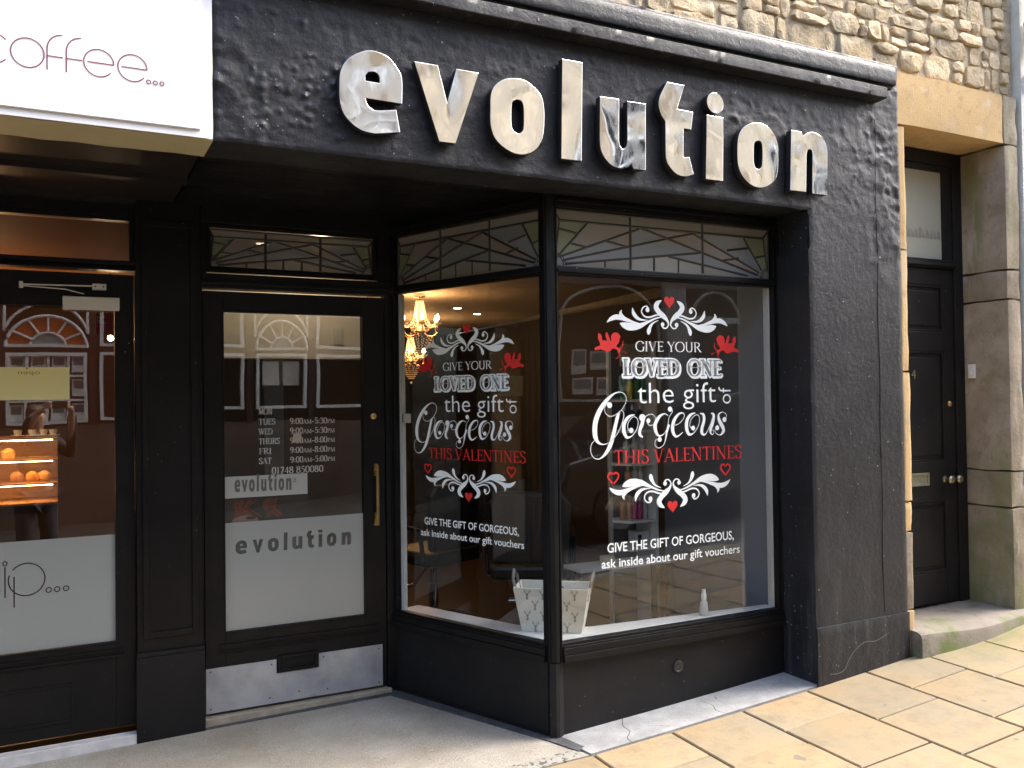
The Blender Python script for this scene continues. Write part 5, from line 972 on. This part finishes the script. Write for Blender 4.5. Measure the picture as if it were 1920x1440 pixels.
# styling table, tub and chair
tb = thing('styling_table', 'dark styling table with a pale edge below the shelves', 'table', (3.0, 1.5, .04))
MB().box(2.75, 3.44, 1.15, 1.36, .555, .575).build('table_top', M_shelf, tb, bevel=.003)
for x, y in ((2.78, 1.18), (3.41, 1.18), (2.78, 1.33), (3.41, 1.33)): MB().box(x-.015, x+.015, y-.015, y+.015, .04, .5549).build('leg', c_k, tb)
t = thing('round_tub', 'cream round tub on the styling table', 'tub', (2.93, 1.25, .575)); MB().lathe([(.045, .0005), (.047, .05), (.04, .052), (.001, .052)], (2.98, 1.22, .5755), 20).build('tub_body', mat('cream_plastic', (.6, .56, .4), rough=.4), t, smooth=True)
def salon_chair(x, y, rz, label):
    t = thing('salon_chair', label, 'chair', (x, y, .04), 'black salon chairs'); Mx = Matrix.Translation((x, y, 0)) @ Matrix.Rotation(rz, 4, 'Z')
    def P(n_, mb, m, **k): mb.xf(Mx).build(n_, m, t, **k)
    P('seat', MB().box(-.25, .25, -.24, .24, .46, .56), M_leather, bevel=.03); P('backrest', MB().prism([(-.24, .57), (.24, .57), (.26, .95), (.2, 1.02), (-.2, 1.02), (-.26, .95)], .20, .28), M_leather, bevel=.025)
    for s in (-1, 1):
        P('armrest', MB().tube([(s*.27, .2, .5), (s*.28, .18, .72), (s*.28, -.1, .74), (s*.27, -.22, .66), (s*.26, -.2, .5)], .017, 8), c_k, smooth=True)
    P('column', MB().lathe([(.035, .08), (.035, .3), (.025, .3), (.025, .46)], (0, 0, 0), 14), M_chrome, smooth=True); P('base_plate', MB().lathe([(.27, .042), (.27, .055), (.05, .085)], (0, 0, 0), 28), M_chrome, smooth=True)
    P('footrest', MB().tube([(-.18, -.2, .45), (-.18, -.42, .2), (.18, -.42, .2), (.18, -.2, .45)], .013, 8), M_chrome, smooth=True)
salon_chair(2.72, 1.72, R(150), 'black leather salon chair nearest the front display window')
salon_chair(2.35, 2.5, R(200), 'black leather salon chair further back behind the basket')
# basket on the sill
bk = thing('storage_basket', 'white tapered fabric basket printed with grey stag heads on the window sill', 'basket', (2.16, .44, .456))
bm_ = Matrix.Translation((2.128, .420, .457)) @ Matrix.Rotation(math.atan2(-.62, .783), 4, 'Z')
M_basket = mat('white_canvas', (.72, .71, .63), (.66, .65, .58), rough=.8, scale=20, bump=.15, bscale=200)
def tub(wb, db, wt, dt, h, th_):
    out = [[(-wb/2, 0), (wb/2, 0), (wb/2, db), (-wb/2, db)], [(-wt/2, -(dt-db)/4), (wt/2, -(dt-db)/4), (wt/2, db+(dt-db)*.75), (-wt/2, db+(dt-db)*.75)]]
    mb = MB(); v = [(x, y, 0) for x, y in out[0]]+[(x, y, h) for x, y in out[1]]
    ins = lambda q, k: [(x-(k if x > 0 else -k), y-(k if y > .06 else -k)) for x, y in q]
    v += [(x, y, h) for x, y in ins(out[1], th_)]+[(x, y, th_) for x, y in ins(out[0], th_)]
    f_ = [(3, 2, 1, 0)]+[(i, (i+1) % 4, 4+(i+1) % 4, 4+i) for i in range(4)]+[(4+i, 4+(i+1) % 4, 8+(i+1) % 4, 8+i) for i in range(4)]+[(8+i, 8+(i+1) % 4, 12+(i+1) % 4, 12+i) for i in range(4)]+[(12, 13, 14, 15)]
    return mb.add(v, f_)
tub(.295, .15, .375, .20, .215, .005).xf(bm_).build('basket_body', M_basket, bk, bevel=.003)
fl = Flat()
def stag(fl, x, z, s):
    q = lambda pts: [(x+a*s, z+b_*s) for a, b_ in pts]
    fl.poly(q([(-.10, .12), (.10, .12), (.12, .02), (.20, .06), (.10, -.05), (.07, -.2), (.13, -.42), (0, -.55), (-.13, -.42), (-.07, -.2), (-.10, -.05), (-.20, .06), (-.12, .02)]))
    for sg_ in (-1, 1):
        fl.ribbon([(x+sg_*a*s, z+b_*s, .055*s) for a, b_ in catmull([(.06, .1), (.2, .2), (.30, .35), (.27, .52)], 3)])
        for a, b_, c_, d_ in ((.17, .18, .10, .36), (.27, .30, .18, .46), (.2, .2, .36, .3)): fl.ribbon([(x+sg_*a*s, z+b_*s, .05*s), (x+sg_*c_*s, z+d_*s, .03*s)])
for r_ in range(4):
    for k in range(-3, 4):
        x = (k+(.5 if r_ % 2 else 0))*.078; z = .028+.052*r_
        if abs(x) < .125+.15*z and z < .19: stag(fl, x, z, .049)
tl_ = math.atan2(.0125, .215)
fl.mb.xf(bm_ @ Matrix.Translation((0, -.0015, 0)) @ Matrix.Rotation(tl_, 4, 'X')).build('stag_head_print', mat('grey_stag_print', (.26, .26, .23), rough=.8), bk)
for s in (-1, 1):
    MB().tube([(s*.172, .03, .15), (s*.195, .035, .25), (s*.20, .085, .285), (s*.195, .13, .25), (s*.172, .13, .15)], .008, 6).xf(bm_).build('handle', mat('grey_felt', (.20, .20, .19), rough=.9), bk, smooth=True)
lf = thing('leaflet', 'striped blue and white leaflet sticking out of the basket', 'leaflet', (2.10, .47, .65))
lm = bm_ @ Matrix.Translation((-.03, .07, .15)) @ Matrix.Rotation(R(28), 4, 'Y') @ Matrix.Rotation(R(-12), 4, 'X')
MB().box(-.05, .05, -.001, .001, -.06, .09).xf(lm).build('card', M_whitepaint, lf); fl = Flat()
for k in range(5): fl.rect(-.048, .048, .08-.018*k, .088-.018*k)
fl.mb.xf(lm @ Matrix.Translation((0, -.0015, 0))).build('printed_stripes', mat('navy_print', (.04, .08, .14), rough=.5), lf)
sp = thing('spray_bottle', 'small frosted spray bottle with white cap standing on the window sill', 'bottle', (2.985, .318, .456))
MB().lathe([(.021, 0), (.024, .006), (.020, .05), (.017, .070), (.010, .078)], (2.985, .316, .457), 18).build('bottle_body', film_mat('frosted_plastic', (.55, .62, .66), .8, .3), sp, smooth=True)
MB().lathe([(.012, .078), (.0135, .082), (.0135, .112), (.010, .118), (.010, .135), (.001, .137)], (2.985, .316, .457), 16).build('cap', M_whitepaint, sp, smooth=True)

# ------------------------------------------------------------------ cafe interior
MB().box(-3, .56, 1.36, 6.0, -.1, .03).build('cafe_floor', M_woodfloor, kind='structure'); MB().box(-3, .5601, 1.36, 6.0, 2.5, 2.58).build('cafe_ceiling', M_brownwall, kind='structure')
MB().box(-3, .56, 5.9, 6.0, .0, 2.5).build('cafe_back_wall', M_brownwall, kind='structure'); MB().box(.50, .56, 1.36, 5.9, .0, 2.5).build('cafe_right_wall', M_dark, kind='structure')
MB().box(-3.1, -3.0, 1.36, 5.9, .0, 2.5).build('cafe_left_wall', M_brownwall, kind='structure')
ct = thing('cafe_counter', 'wooden cafe counter with glazed cake display and lit shelf', 'counter', (-.6, 3.3, .03))
MB().box(-1.5, -.02, 3.15, 3.65, 1.375, 1.39).build('counter_top', M_tanwood, ct, bevel=.003); MB().box(-1.5, -.02, 3.18, 3.60, .03, .95).build('counter_base', mat('dark_counter', (.05, .03, .02), rough=.4), ct)
MB().box(-1.5, -.02, 3.58, 3.60, .95, 1.3745).build('back_board', M_tanwood, ct); MB().box(-1.5, -.02, 3.18, 3.579, 1.235, 1.245).build('display_shelf', M_tanwood, ct); MB().box(-1.5, -.02, 3.18, 3.579, 1.08, 1.09).build('display_shelf', M_tanwood, ct)
MB().box(-1.5, -.02, 3.15, 3.155, .96, 1.374).build('display_glass', M_glassd, ct)
M_dlamp = emit_mat('display_lamp_glow', (1, .55, .2), 14)
for z in (1.3745, 1.2345, 1.0795): MB().box(-1.4, -.05, 3.24, 3.262, z-.008, z-.0002).build('display_lamp', M_dlamp, ct)  # lamps under the lower shelves added to brighten the display
MB().box(-1.5, -.02, 3.16, 3.60, .951, .965).build('display_base', M_tanwood, ct)
for k, x in enumerate((-.165, -.10, -.045, -.25)):
    lb = ('white cup and saucer left of the middle one on the cafe counter', 'middle white cup and saucer on the cafe counter', 'rightmost white cup and saucer on the cafe counter', 'leftmost white cup and saucer on the cafe counter')[k]
    t = thing('coffee_cup', lb, 'cup', (x, 3.25, 1.39), 'cups on the cafe counter'); s = 1.0
    MB().lathe([(.012*s, 0), (.02*s, .003), (.042*s, .010), (.041*s, .012)], (x, 3.25, 1.391), 18).build('saucer', M_plastic, t, smooth=True); MB().lathe([(.014*s, .006), (.022*s, .02), (.027*s, .045), (.025*s, .045)], (x, 3.25, 1.392), 16).build('cup', M_plastic, t, smooth=True)
for k, (x, z, c_) in enumerate(((-.10, 1.09, (.5, .25, .08)), (-.17, 1.09, (.45, .2, .06)), (-.26, 1.09, (.3, .14, .06)), (-.31, 1.246, (.5, .28, .1)))):
    t = thing('cake', ('golden cake nearest the right end of the display', 'round scone in the middle of the display', 'dark loaf cake at the left of the display', 'pastry on the upper display shelf')[k], 'cake', (x, 3.35, z), 'cakes in the cafe display')
    MB().lathe([(.036, .001), (.042, .02), (.038, .05), (.016, .068), (.001, .072)], (x, 3.35, z), 14).build('cake_body', mat('cake_crust_%s' % 'abcd'[k], c_, rough=.7), t, smooth=True)
pb = thing('pendant_lamp', 'small lit bulb hanging in the cafe near the door edge', 'lamp', (.30, 3.2, 2.05)); MB().ball((.302, 3.2, 2.045), .018, 12, 8).build('bulb', emit_mat('cafe_bulb_glow', (1, .72, .4), 60), pb, smooth=True); MB().tube([(.302, 3.2, 2.063), (.302, 3.2, 2.5)], .003, 5).build('cord', c_k, pb)
rp_ = thing('red_poster', 'red poster with small white text inside the cafe door', 'poster', (.20, 2.2, 2.1)); MB().box(.178, .27, 2.2, 2.204, 2.0, 2.115).build('poster_sheet', mat('poster_red', (.42, .03, .02), rough=.5), rp_)
fl = Flat()
for k in range(4): fl.rect(.186, .186+rnd.uniform(.03, .05), 2.095-.011*k, 2.099-.011*k)
fl.mb.xf(Matrix.Translation((0, 2.1985, 0))).build('poster_text', M_whitev2, rp_)
l = bpy.data.lights.new('cafe_light', 'POINT'); l.energy = 7; l.color = (1, .55, .25); l.shadow_soft_size = .1; lo = bpy.data.objects.new('cafe_light', l); COL.objects.link(lo); lo.location = (-.5, 2.7, 2.1)
# ------------------------------------------------------------------ across the street (seen in the glass and the steel letters)
OY = -7.75
M_opst = stone_mat('sunlit_sandstone', [(.3, (.50, .44, .36)), (.5, (.76, .62, .42)), (.75, (.82, .76, .66))], .22, scale=.8, fine=20, strength=.4)  # stone colour raised, so the sunlit look is partly painted in
M_plum = mat('dark_plum_paint', (.035, .02, .024), rough=.4); M_opwhite = mat('opposite_white_paint', (.80, .80, .76), rough=.5); M_opglass = glass_mat('opposite_glass', (.4, .42, .45), boost=1); M_orange = mat('orange_panel', (.55, .12, .025), rough=.5)
M_opdark = mat('opposite_shop_interior', (.03, .027, .027), rough=.8); M_brick = mat('brown_plinth', (.13, .095, .07), (.09, .07, .055), rough=.8, scale=4); M_blind = mat('pale_blind', (.62, .58, .52), rough=.8)
op = thing('opposite_building', 'sandstone building across the street with dark shopfront, seen only in reflections', 'building', (3, OY, 0))
ub = MB(); xs = [(-14, 2.75), (4.35, 6.9), (8.5, 11.1), (12.7, 30)]
for a, b_ in xs: ub.box(a, b_, OY-.5, OY, 3.75, 7.6)
for a, b_ in ((2.75, 4.35), (6.9, 8.5), (11.1, 12.7)): ub.box(a, b_, OY-.5, OY, 3.75, 4.35); ub.box(a, b_, OY-.5, OY, 6.0, 7.6)
ub.build('upper_wall', mat('opposite_mortar', (.40, .31, .20), rough=.9), op)
bme = None
for r_ in range(11):
    z = 3.76+.31*r_; x = 1.2+(.3 if r_ % 2 else 0)
    while x < 14.5:
        w = .62 if (r_*7+int(x*3)) % 5 else .46
        if not any(a-.02 < x+w and x < b_+.02 and 4.3 < z+.3 and z < 6.02 for a, b_ in ((2.75, 4.35), (6.9, 8.5), (11.1, 12.7))):
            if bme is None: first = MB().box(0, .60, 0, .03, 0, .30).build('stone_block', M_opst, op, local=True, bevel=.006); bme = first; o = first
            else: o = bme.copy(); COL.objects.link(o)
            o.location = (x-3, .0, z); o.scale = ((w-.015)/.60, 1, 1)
        x += w
MB().box(-14, 30, OY-8, OY-.501, -1, 7.6).build('building_core', M_opdark, op)
co = MB(); co.box(-14, 30, OY, OY+.25, 7.2, 7.6)
for k in range(110): co.box(-14+k*.4, -13.8+k*.4, OY+.001, OY+.16, 7.0, 7.199)
co.build('eaves_cornice', M_opwhite, op)
for k, (a, b_) in enumerate(((2.75, 4.35), (6.9, 8.5), (11.1, 12.7))):
    w = part('window', ((a+b_)/2, OY, 5.1), op); f = MB(); f.frame(a, b_, 4.35, 6.0, .16, OY-.14, OY-.02); f.box(a+.16, b_-.16, OY-.12, OY-.04, 5.12, 5.22); f.box((a+b_)/2-.035, (a+b_)/2+.035, OY-.12, OY-.05, 4.51, 5.12); f.box((a+b_)/2-.035, (a+b_)/2+.035, OY-.12, OY-.05, 5.22, 5.84)
    f.build('frame', M_opwhite, w); MB().box(a+.1, b_-.1, OY-.2, OY-.18, 4.4, 5.95).build('blind', M_blind if k == 0 else M_opdark, w)
    MB().box(a-.1, b_+.1, OY, OY+.12, 4.22, 4.35).build('sill', M_opwhite, w)
sf = thing('opposite_shopfront', 'dark shopfront across the street with white arched windows and orange fanlight, seen in reflections', 'shopfront', (2, OY, 0))
f = MB(); f.box(-14, 30, OY-.4, OY+.10, 3.38, 3.74); f.build('fascia', M_plum, sf); MB().box(-14, 30, OY-.4, OY+.02, -.6, 1.30).build('plinth', M_brick, sf)
f = MB(); x = -3.4; edges = [-14, -1.95, -1.85, -.80, -.70, .36, .42, 1.75, 2.0, 2.52, 2.60, 3.47, 3.53, 4.6, 5.0]
for a in (-2.0, -.76, .36, 1.75, 2.50, 3.46, 4.6): f.box(a, a+.09, OY-.1, OY+.03, 1.30, 3.38)
f.box(-14, -2.0, OY-.1, OY+.02, 1.30, 3.38); f.box(4.69, 6.6, OY-.1, OY+.02, 1.30, 3.38); f.box(-2, 4.7, OY-.1, OY+.02, 2.345, 2.385); f.build('mullions', M_plum, sf)
def shop_window(x0, x1, z0, z1, cols, rows, fan=None, posters=None):
    w = part('window', ((x0+x1)/2, OY, z0), sf); f = MB(); t_ = .045; f.frame(x0, x1, z0, z1, t_, OY-.03, OY+.045)
    for c in range(1, cols): xx = x0+(x1-x0)*c/cols; f.box(xx-.018, xx+.018, OY-.02, OY+.035, z0+t_, z1-t_)
    for r_ in range(1, rows): zz = z0+(z1-z0)*r_/rows; f.box(x0+t_, x1-t_, OY-.02, OY+.034, zz-.015, zz+.015)
    cx, rx, rz, zb = (x0+x1)/2, (x1-x0)/2, .46, 2.39
    if fan:
        rz = fan[0]
        f.tube([(cx+rx*math.cos(a), OY+.03, zb+rz*math.sin(a)) for a in [math.pi*k/20 for k in range(21)]], .024, 6); f.box(x0, x1, OY, OY+.045, zb, zb+.04)
        for k in range(1, 6):
            a = math.pi*k/6; f.tube([(cx+.45*rx*math.cos(a), OY+.03, zb+.45*rz*math.sin(a)), (cx+rx*math.cos(a), OY+.03, zb+rz*math.sin(a))], .016, 5)
        f.tube([(cx+.45*rx*math.cos(a), OY+.03, zb+.45*rz*math.sin(a)) for a in [math.pi*k/12 for k in range(13)]], .018, 5)
        for s in (-1, 1): f.tube([(cx+s*rx*1.02, OY+.03, 2.98)]+[(cx+s*(rx*1.05)*math.cos(a), OY+.03, zb+.12+rz*1.12*math.sin(a)) for a in [R(10+8*k) for k in range(10)]], .02, 5)
        P = [(cx+rx*math.cos(a), zb+rz*math.sin(a)) for a in [math.pi*k/20 for k in range(21)]]
        MB().prism(P, OY-.01, OY+.008).build('fanlight_panel', fan[1], w)
        P = [(cx+.45*rx*math.cos(a), zb+.45*rz*math.sin(a)) for a in [math.pi*k/12 for k in range(13)]]
        MB().prism(P, OY+.0085, OY+.02).build('fanlight_centre', mat('pale_green_panel', (.30, .36, .34), rough=.5), w)
    f.build('frame', M_opwhite, w)
    if posters:
        m_p = posters
        for c in range(cols):
            for r_ in range(rows):
                a, b_ = x0+(x1-x0)*c/cols+.045, x0+(x1-x0)*(c+1)/cols-.03; za, zb_2 = z0+(z1-z0)*r_/rows+.05, z0+(z1-z0)*(r_+1)/rows-.045
                MB().box(a, b_, OY-.02, OY-.012, za, zb_2).build('property_card', M_opwhite, w)
                MB().box(a+.02, b_-.02, OY-.0118, OY-.010, za+(zb_2-za)*.45, zb_2-.02).build('card_photo', mat('card_photo', (rnd.uniform(.08, .2), rnd.uniform(.12, .2), rnd.uniform(.12, .3)), rough=.5), w)
shop_window(-.66, .33, 1.33, 2.32, 4, 3, (.44, M_orange), True)
shop_window(.50, 1.70, 1.36, 2.33, 1, 1); shop_window(.50, 1.70, 2.42, 3.02, 1, 1); shop_window(-1.85, -.80, 1.36, 2.33, 2, 3, (.44, M_orange), True)
shop_window(2.64, 3.43, 1.50, 2.34, 1, 1, (.45, mat('grey_fan_panel', (.09, .085, .09), rough=.5))); shop_window(3.58, 4.55, 1.50, 2.34, 1, 1); shop_window(3.58, 4.55, 2.42, 2.98, 1, 1); shop_window(1.88, 2.46, 1.50, 2.34, 1, 1); shop_window(1.88, 2.46, 2.42, 2.98, 1, 1)
w = part('window_cards', (3, OY, 1.8), sf)
for a in (2.74, 3.06): MB().box(a, a+.26, OY-.02, OY-.012, 1.86, 2.22).build('property_card', M_blind, w)
for a, b_, za, zb_2 in ((7.0, 7.25, 1.98, 2.35), (7.32, 7.68, 2.03, 2.32), (7.02, 7.38, 1.68, 1.93), (7.45, 7.65, 1.66, 1.92), (7.85, 8.05, 1.70, 1.95)):
    MB().box(a, b_, OY+.0, OY+.006, za, zb_2).build('property_card', M_blind, w); MB().box(a+.03, b_-.03, OY+.0065, OY+.008, za+(zb_2-za)*.35, zb_2-.03).build('card_photo', M_grey, w)
f = MB(); f.box(6.7, 10.4, OY-.02, OY+.06, 1.56, 1.60)
for a, b_ in ((6.75, 8.60), (9.24, 10.36)):
    cx, rx = (a+b_)/2, (b_-a)/2; f.tube([(a, OY+.05, 1.6), (a, OY+.05, 2.75)]+[(cx-rx*math.cos(t_), OY+.05, 2.75+.6*math.sin(t_)) for t_ in [math.pi*k/20 for k in range(21)]]+[(b_, OY+.05, 2.75), (b_, OY+.05, 1.6)], .028, 6)
f.box(9.2, 10.4, OY, OY+.06, 2.85, 2.95); f.build('arched_frame', mat('grey_frame_paint', (.45, .45, .43), rough=.5), sf)
f = MB(); f.box(8.70, 9.14, OY, OY+.12, 1.40, 3.37); f.box(8.62, 9.22, OY, OY+.2, 1.20, 1.40); f.build('column', mat('grey_column', (.22, .22, .23), rough=.6), sf)
f = MB()
for k in range(8): f.tube([(8.73+.054*k, OY+.13, 1.42), (8.73+.054*k, OY+.13, 3.34)], .008, 5)
f.build('column_flute', M_opwhite, sf)
# parked car behind the camera, only in the reflections
car = thing('parked_car', 'dark hatchback parked across the street, seen only in reflections', 'car', (6.6, -4.9, 0))
g = zg(6.6, -2.39)-.12; M_car = mat('dark_car_paint', (.012, .014, .02), rough=.18, coat=1); M_cg = mat('car_window', (.01, .012, .014), rough=.05)
CM = Matrix.Translation((6.6, -4.75, g)) @ Matrix.Rotation(R(3), 4, 'Y')*1
prof = [(-2.0, .30), (-2.02, .62), (-1.9, .86), (-1.05, 1.0), (-.45, 1.42), (.9, 1.46), (1.6, 1.15), (1.95, .95), (1.98, .35), (1.62, .28), (1.5, .55), (1.2, .62), (.95, .5), (.86, .28), (-.95, .28), (-1.05, .52), (-1.3, .62), (-1.58, .5), (-1.66, .28)]
CM = Matrix.Translation((6.6, -4.75, g)) @ Matrix.Rotation(-math.atan(.06), 4, 'Y')
MB().prism(prof, -.82, .82).xf(CM).build('body', M_car, car, bevel=.05)
for y in (-.835, .822): MB().prism([(-.92, 1.0), (-.42, 1.36), (.85, 1.39), (1.4, 1.12), (1.38, 1.0)], y, y+.013).xf(CM).build('side_window', M_cg, car)
for x in (-1.31, 1.23):
    for y in (-.83, .63):
        wh = part('wheel', CM @ Vector((x, y, .31)), car); MB().lathe([(.2, 0), (.31, .02), (.32, .1), (.31, .18), (.2, .2)], (0, 0, 0), 24, 'y').xf(CM @ Matrix.Translation((x, y+.2, .31))).build('tyre', c_k, wh, smooth=True)
        MB().lathe([(.19, -.005), (.19, .205)], (0, 0, 0), 18, 'y').xf(CM @ Matrix.Translation((x, y+.2, .31))).build('rim', M_chrome, wh)

# ------------------------------------------------------------------ the photographer, standing behind the camera
ph = thing('person', 'person in dark jacket holding up a phone, reflected in the cafe door', 'person', (-.22, -3.80, zg(-.2, -2.39)-.1))
def skin(name, joints, edges, m, parent, root=0, sub=1, extra=None):
    me = bpy.data.meshes.new(name); off = parent.location
    me.from_pydata([Vector(j[0])-off for j in joints], edges, []); me.materials.append(m)
    o = bpy.data.objects.new(name, me); COL.objects.link(o); o.parent = parent
    sk = o.modifiers.new('s', 'SKIN'); sk.use_smooth_shade = True
    for i, j in enumerate(joints):
        r_ = j[1]; me.skin_vertices[0].data[i].radius = (r_ if isinstance(r_, tuple) else (r_, r_)); me.skin_vertices[0].data[i].use_root = (i == root)
    sb = o.modifiers.new('u', 'SUBSURF'); sb.levels = sub; sb.render_levels = sub
    return o
PM = Matrix.Translation((-.215, -3.765, ph.location.z)) @ Matrix.Rotation(-yaw, 4, 'Z')     # local +y looks at the shop
def J(x, y, z, r_): return (PM @ Vector((x, y, z)), r_)
hz = 1.60-ph.location.z                                   # phone height above the feet
M_skin = mat('skin', (.50, .30, .22), rough=.5); M_jacket = mat('dark_jacket', (.018, .018, .022), rough=.8); M_jean = mat('dark_jeans', (.02, .023, .035), rough=.85); M_hair = mat('dark_brown_hair', (.04, .025, .016), rough=.6)
body = [J(0, 0, .96, .13), J(0, 0, 1.15, .12), J(0, -.01, 1.35, .14), J(0, 0, 1.47, .055), J(0, .02, 1.55, .052), J(0, .03, 1.63, .082), J(0, .03, 1.73, .075),
        J(-.18, -.01, 1.42, .055), J(-.27, .10, 1.25, .042), J(-.14, .33, hz-.07, .030), J(-.10, .385, hz-.03, .028),
        J(.18, -.01, 1.42, .055), J(.30, .10, 1.28, .042), J(.17, .33, hz-.06, .030), J(.115, .385, hz-.02, .028),
        J(-.10, 0, .90, .09), J(-.11, .02, .50, .06), J(-.11, 0, .10, .042), J(-.12, .13, .045, .035), J(.10, 0, .90, .09), J(.12, .02, .50, .06), J(.13, 0, .10, .042), J(.14, .13, .045, .035)]
skin('body', body, [(0, 1), (1, 2), (2, 3), (3, 4), (4, 5), (5, 6), (2, 7), (7, 8), (8, 9), (9, 10), (2, 11), (11, 12), (12, 13), (13, 14), (0, 15), (15, 16), (16, 17), (17, 18), (0, 19), (19, 20), (20, 21), (21, 22)], M_skin, ph, sub=2)
skin('jacket', [J(0, 0, .90, .165), J(0, 0, 1.15, .15), J(0, -.01, 1.36, .165), J(0, -.005, 1.46, .09), J(-.19, -.01, 1.42, .075), J(-.28, .10, 1.245, .06), J(-.165, .29, hz-.09, .043), J(.19, -.01, 1.42, .075), J(.31, .10, 1.275, .06), J(.195, .29, hz-.08, .043)],
     [(0, 1), (1, 2), (2, 3), (2, 4), (4, 5), (5, 6), (2, 7), (7, 8), (8, 9)], M_jacket, ph, sub=2)
skin('trousers', [J(0, 0, .95, .15), J(-.10, 0, .86, .11), J(-.11, .02, .50, .085), J(-.11, 0, .10, .07), J(.10, 0, .86, .11), J(.12, .02, .50, .085), J(.13, 0, .10, .07)], [(0, 1), (1, 2), (2, 3), (0, 4), (4, 5), (5, 6)], M_jean, ph, sub=2)
skin('hair', [J(0, -.02, 1.60, .07), J(0, -.015, 1.72, .088), J(0, .03, 1.775, .075)], [(0, 1), (1, 2)], M_hair, ph, sub=2)
MB().ball((0, 0, 0), 1, 6, 5).xf(PM @ Matrix.Translation((0, .125, 1.655)) @ Matrix.Scale(.014, 4)).build('nose', M_skin, ph, smooth=True)
for s in (-1, 1):
    for k in range(4):
        zb = hz-.030+.017*k; x0 = s*.105
        skin('finger', [J(x0+s*.01, .385, zb, .009), J(x0-s*.005, .425, zb+.003, .0085), J(x0-s*.028, .432, zb+.004, .008), J(x0-s*.040, .418, zb+.004, .007)], [(0, 1), (1, 2), (2, 3)], M_skin, ph)
    skin('thumb', [J(s*.11, .375, hz-.03, .011), J(s*.088, .372, hz-.02, .010), J(s*.068, .378, hz-.006, .009)], [(0, 1), (1, 2)], M_skin, ph)
    MB().box(-.045, .045, -.10, .16, 0, .07).xf(PM @ Matrix.Translation((s*.12, .02, .0))).build('shoe', c_k, ph, bevel=.02)
fon = thing('smartphone', 'black smartphone held level in both hands by the photographer', 'phone', CAM-f_*.012)
FM = Matrix.Translation(CAM) @ Matrix.Rotation(-yaw, 4, 'Z')
MB().box(-.012, .128, -.020, -.0125, -.036, .034).xf(FM @ Matrix.Translation((-.062, 0, 0))).build('phone_body', c_k, fon, bevel=.002)
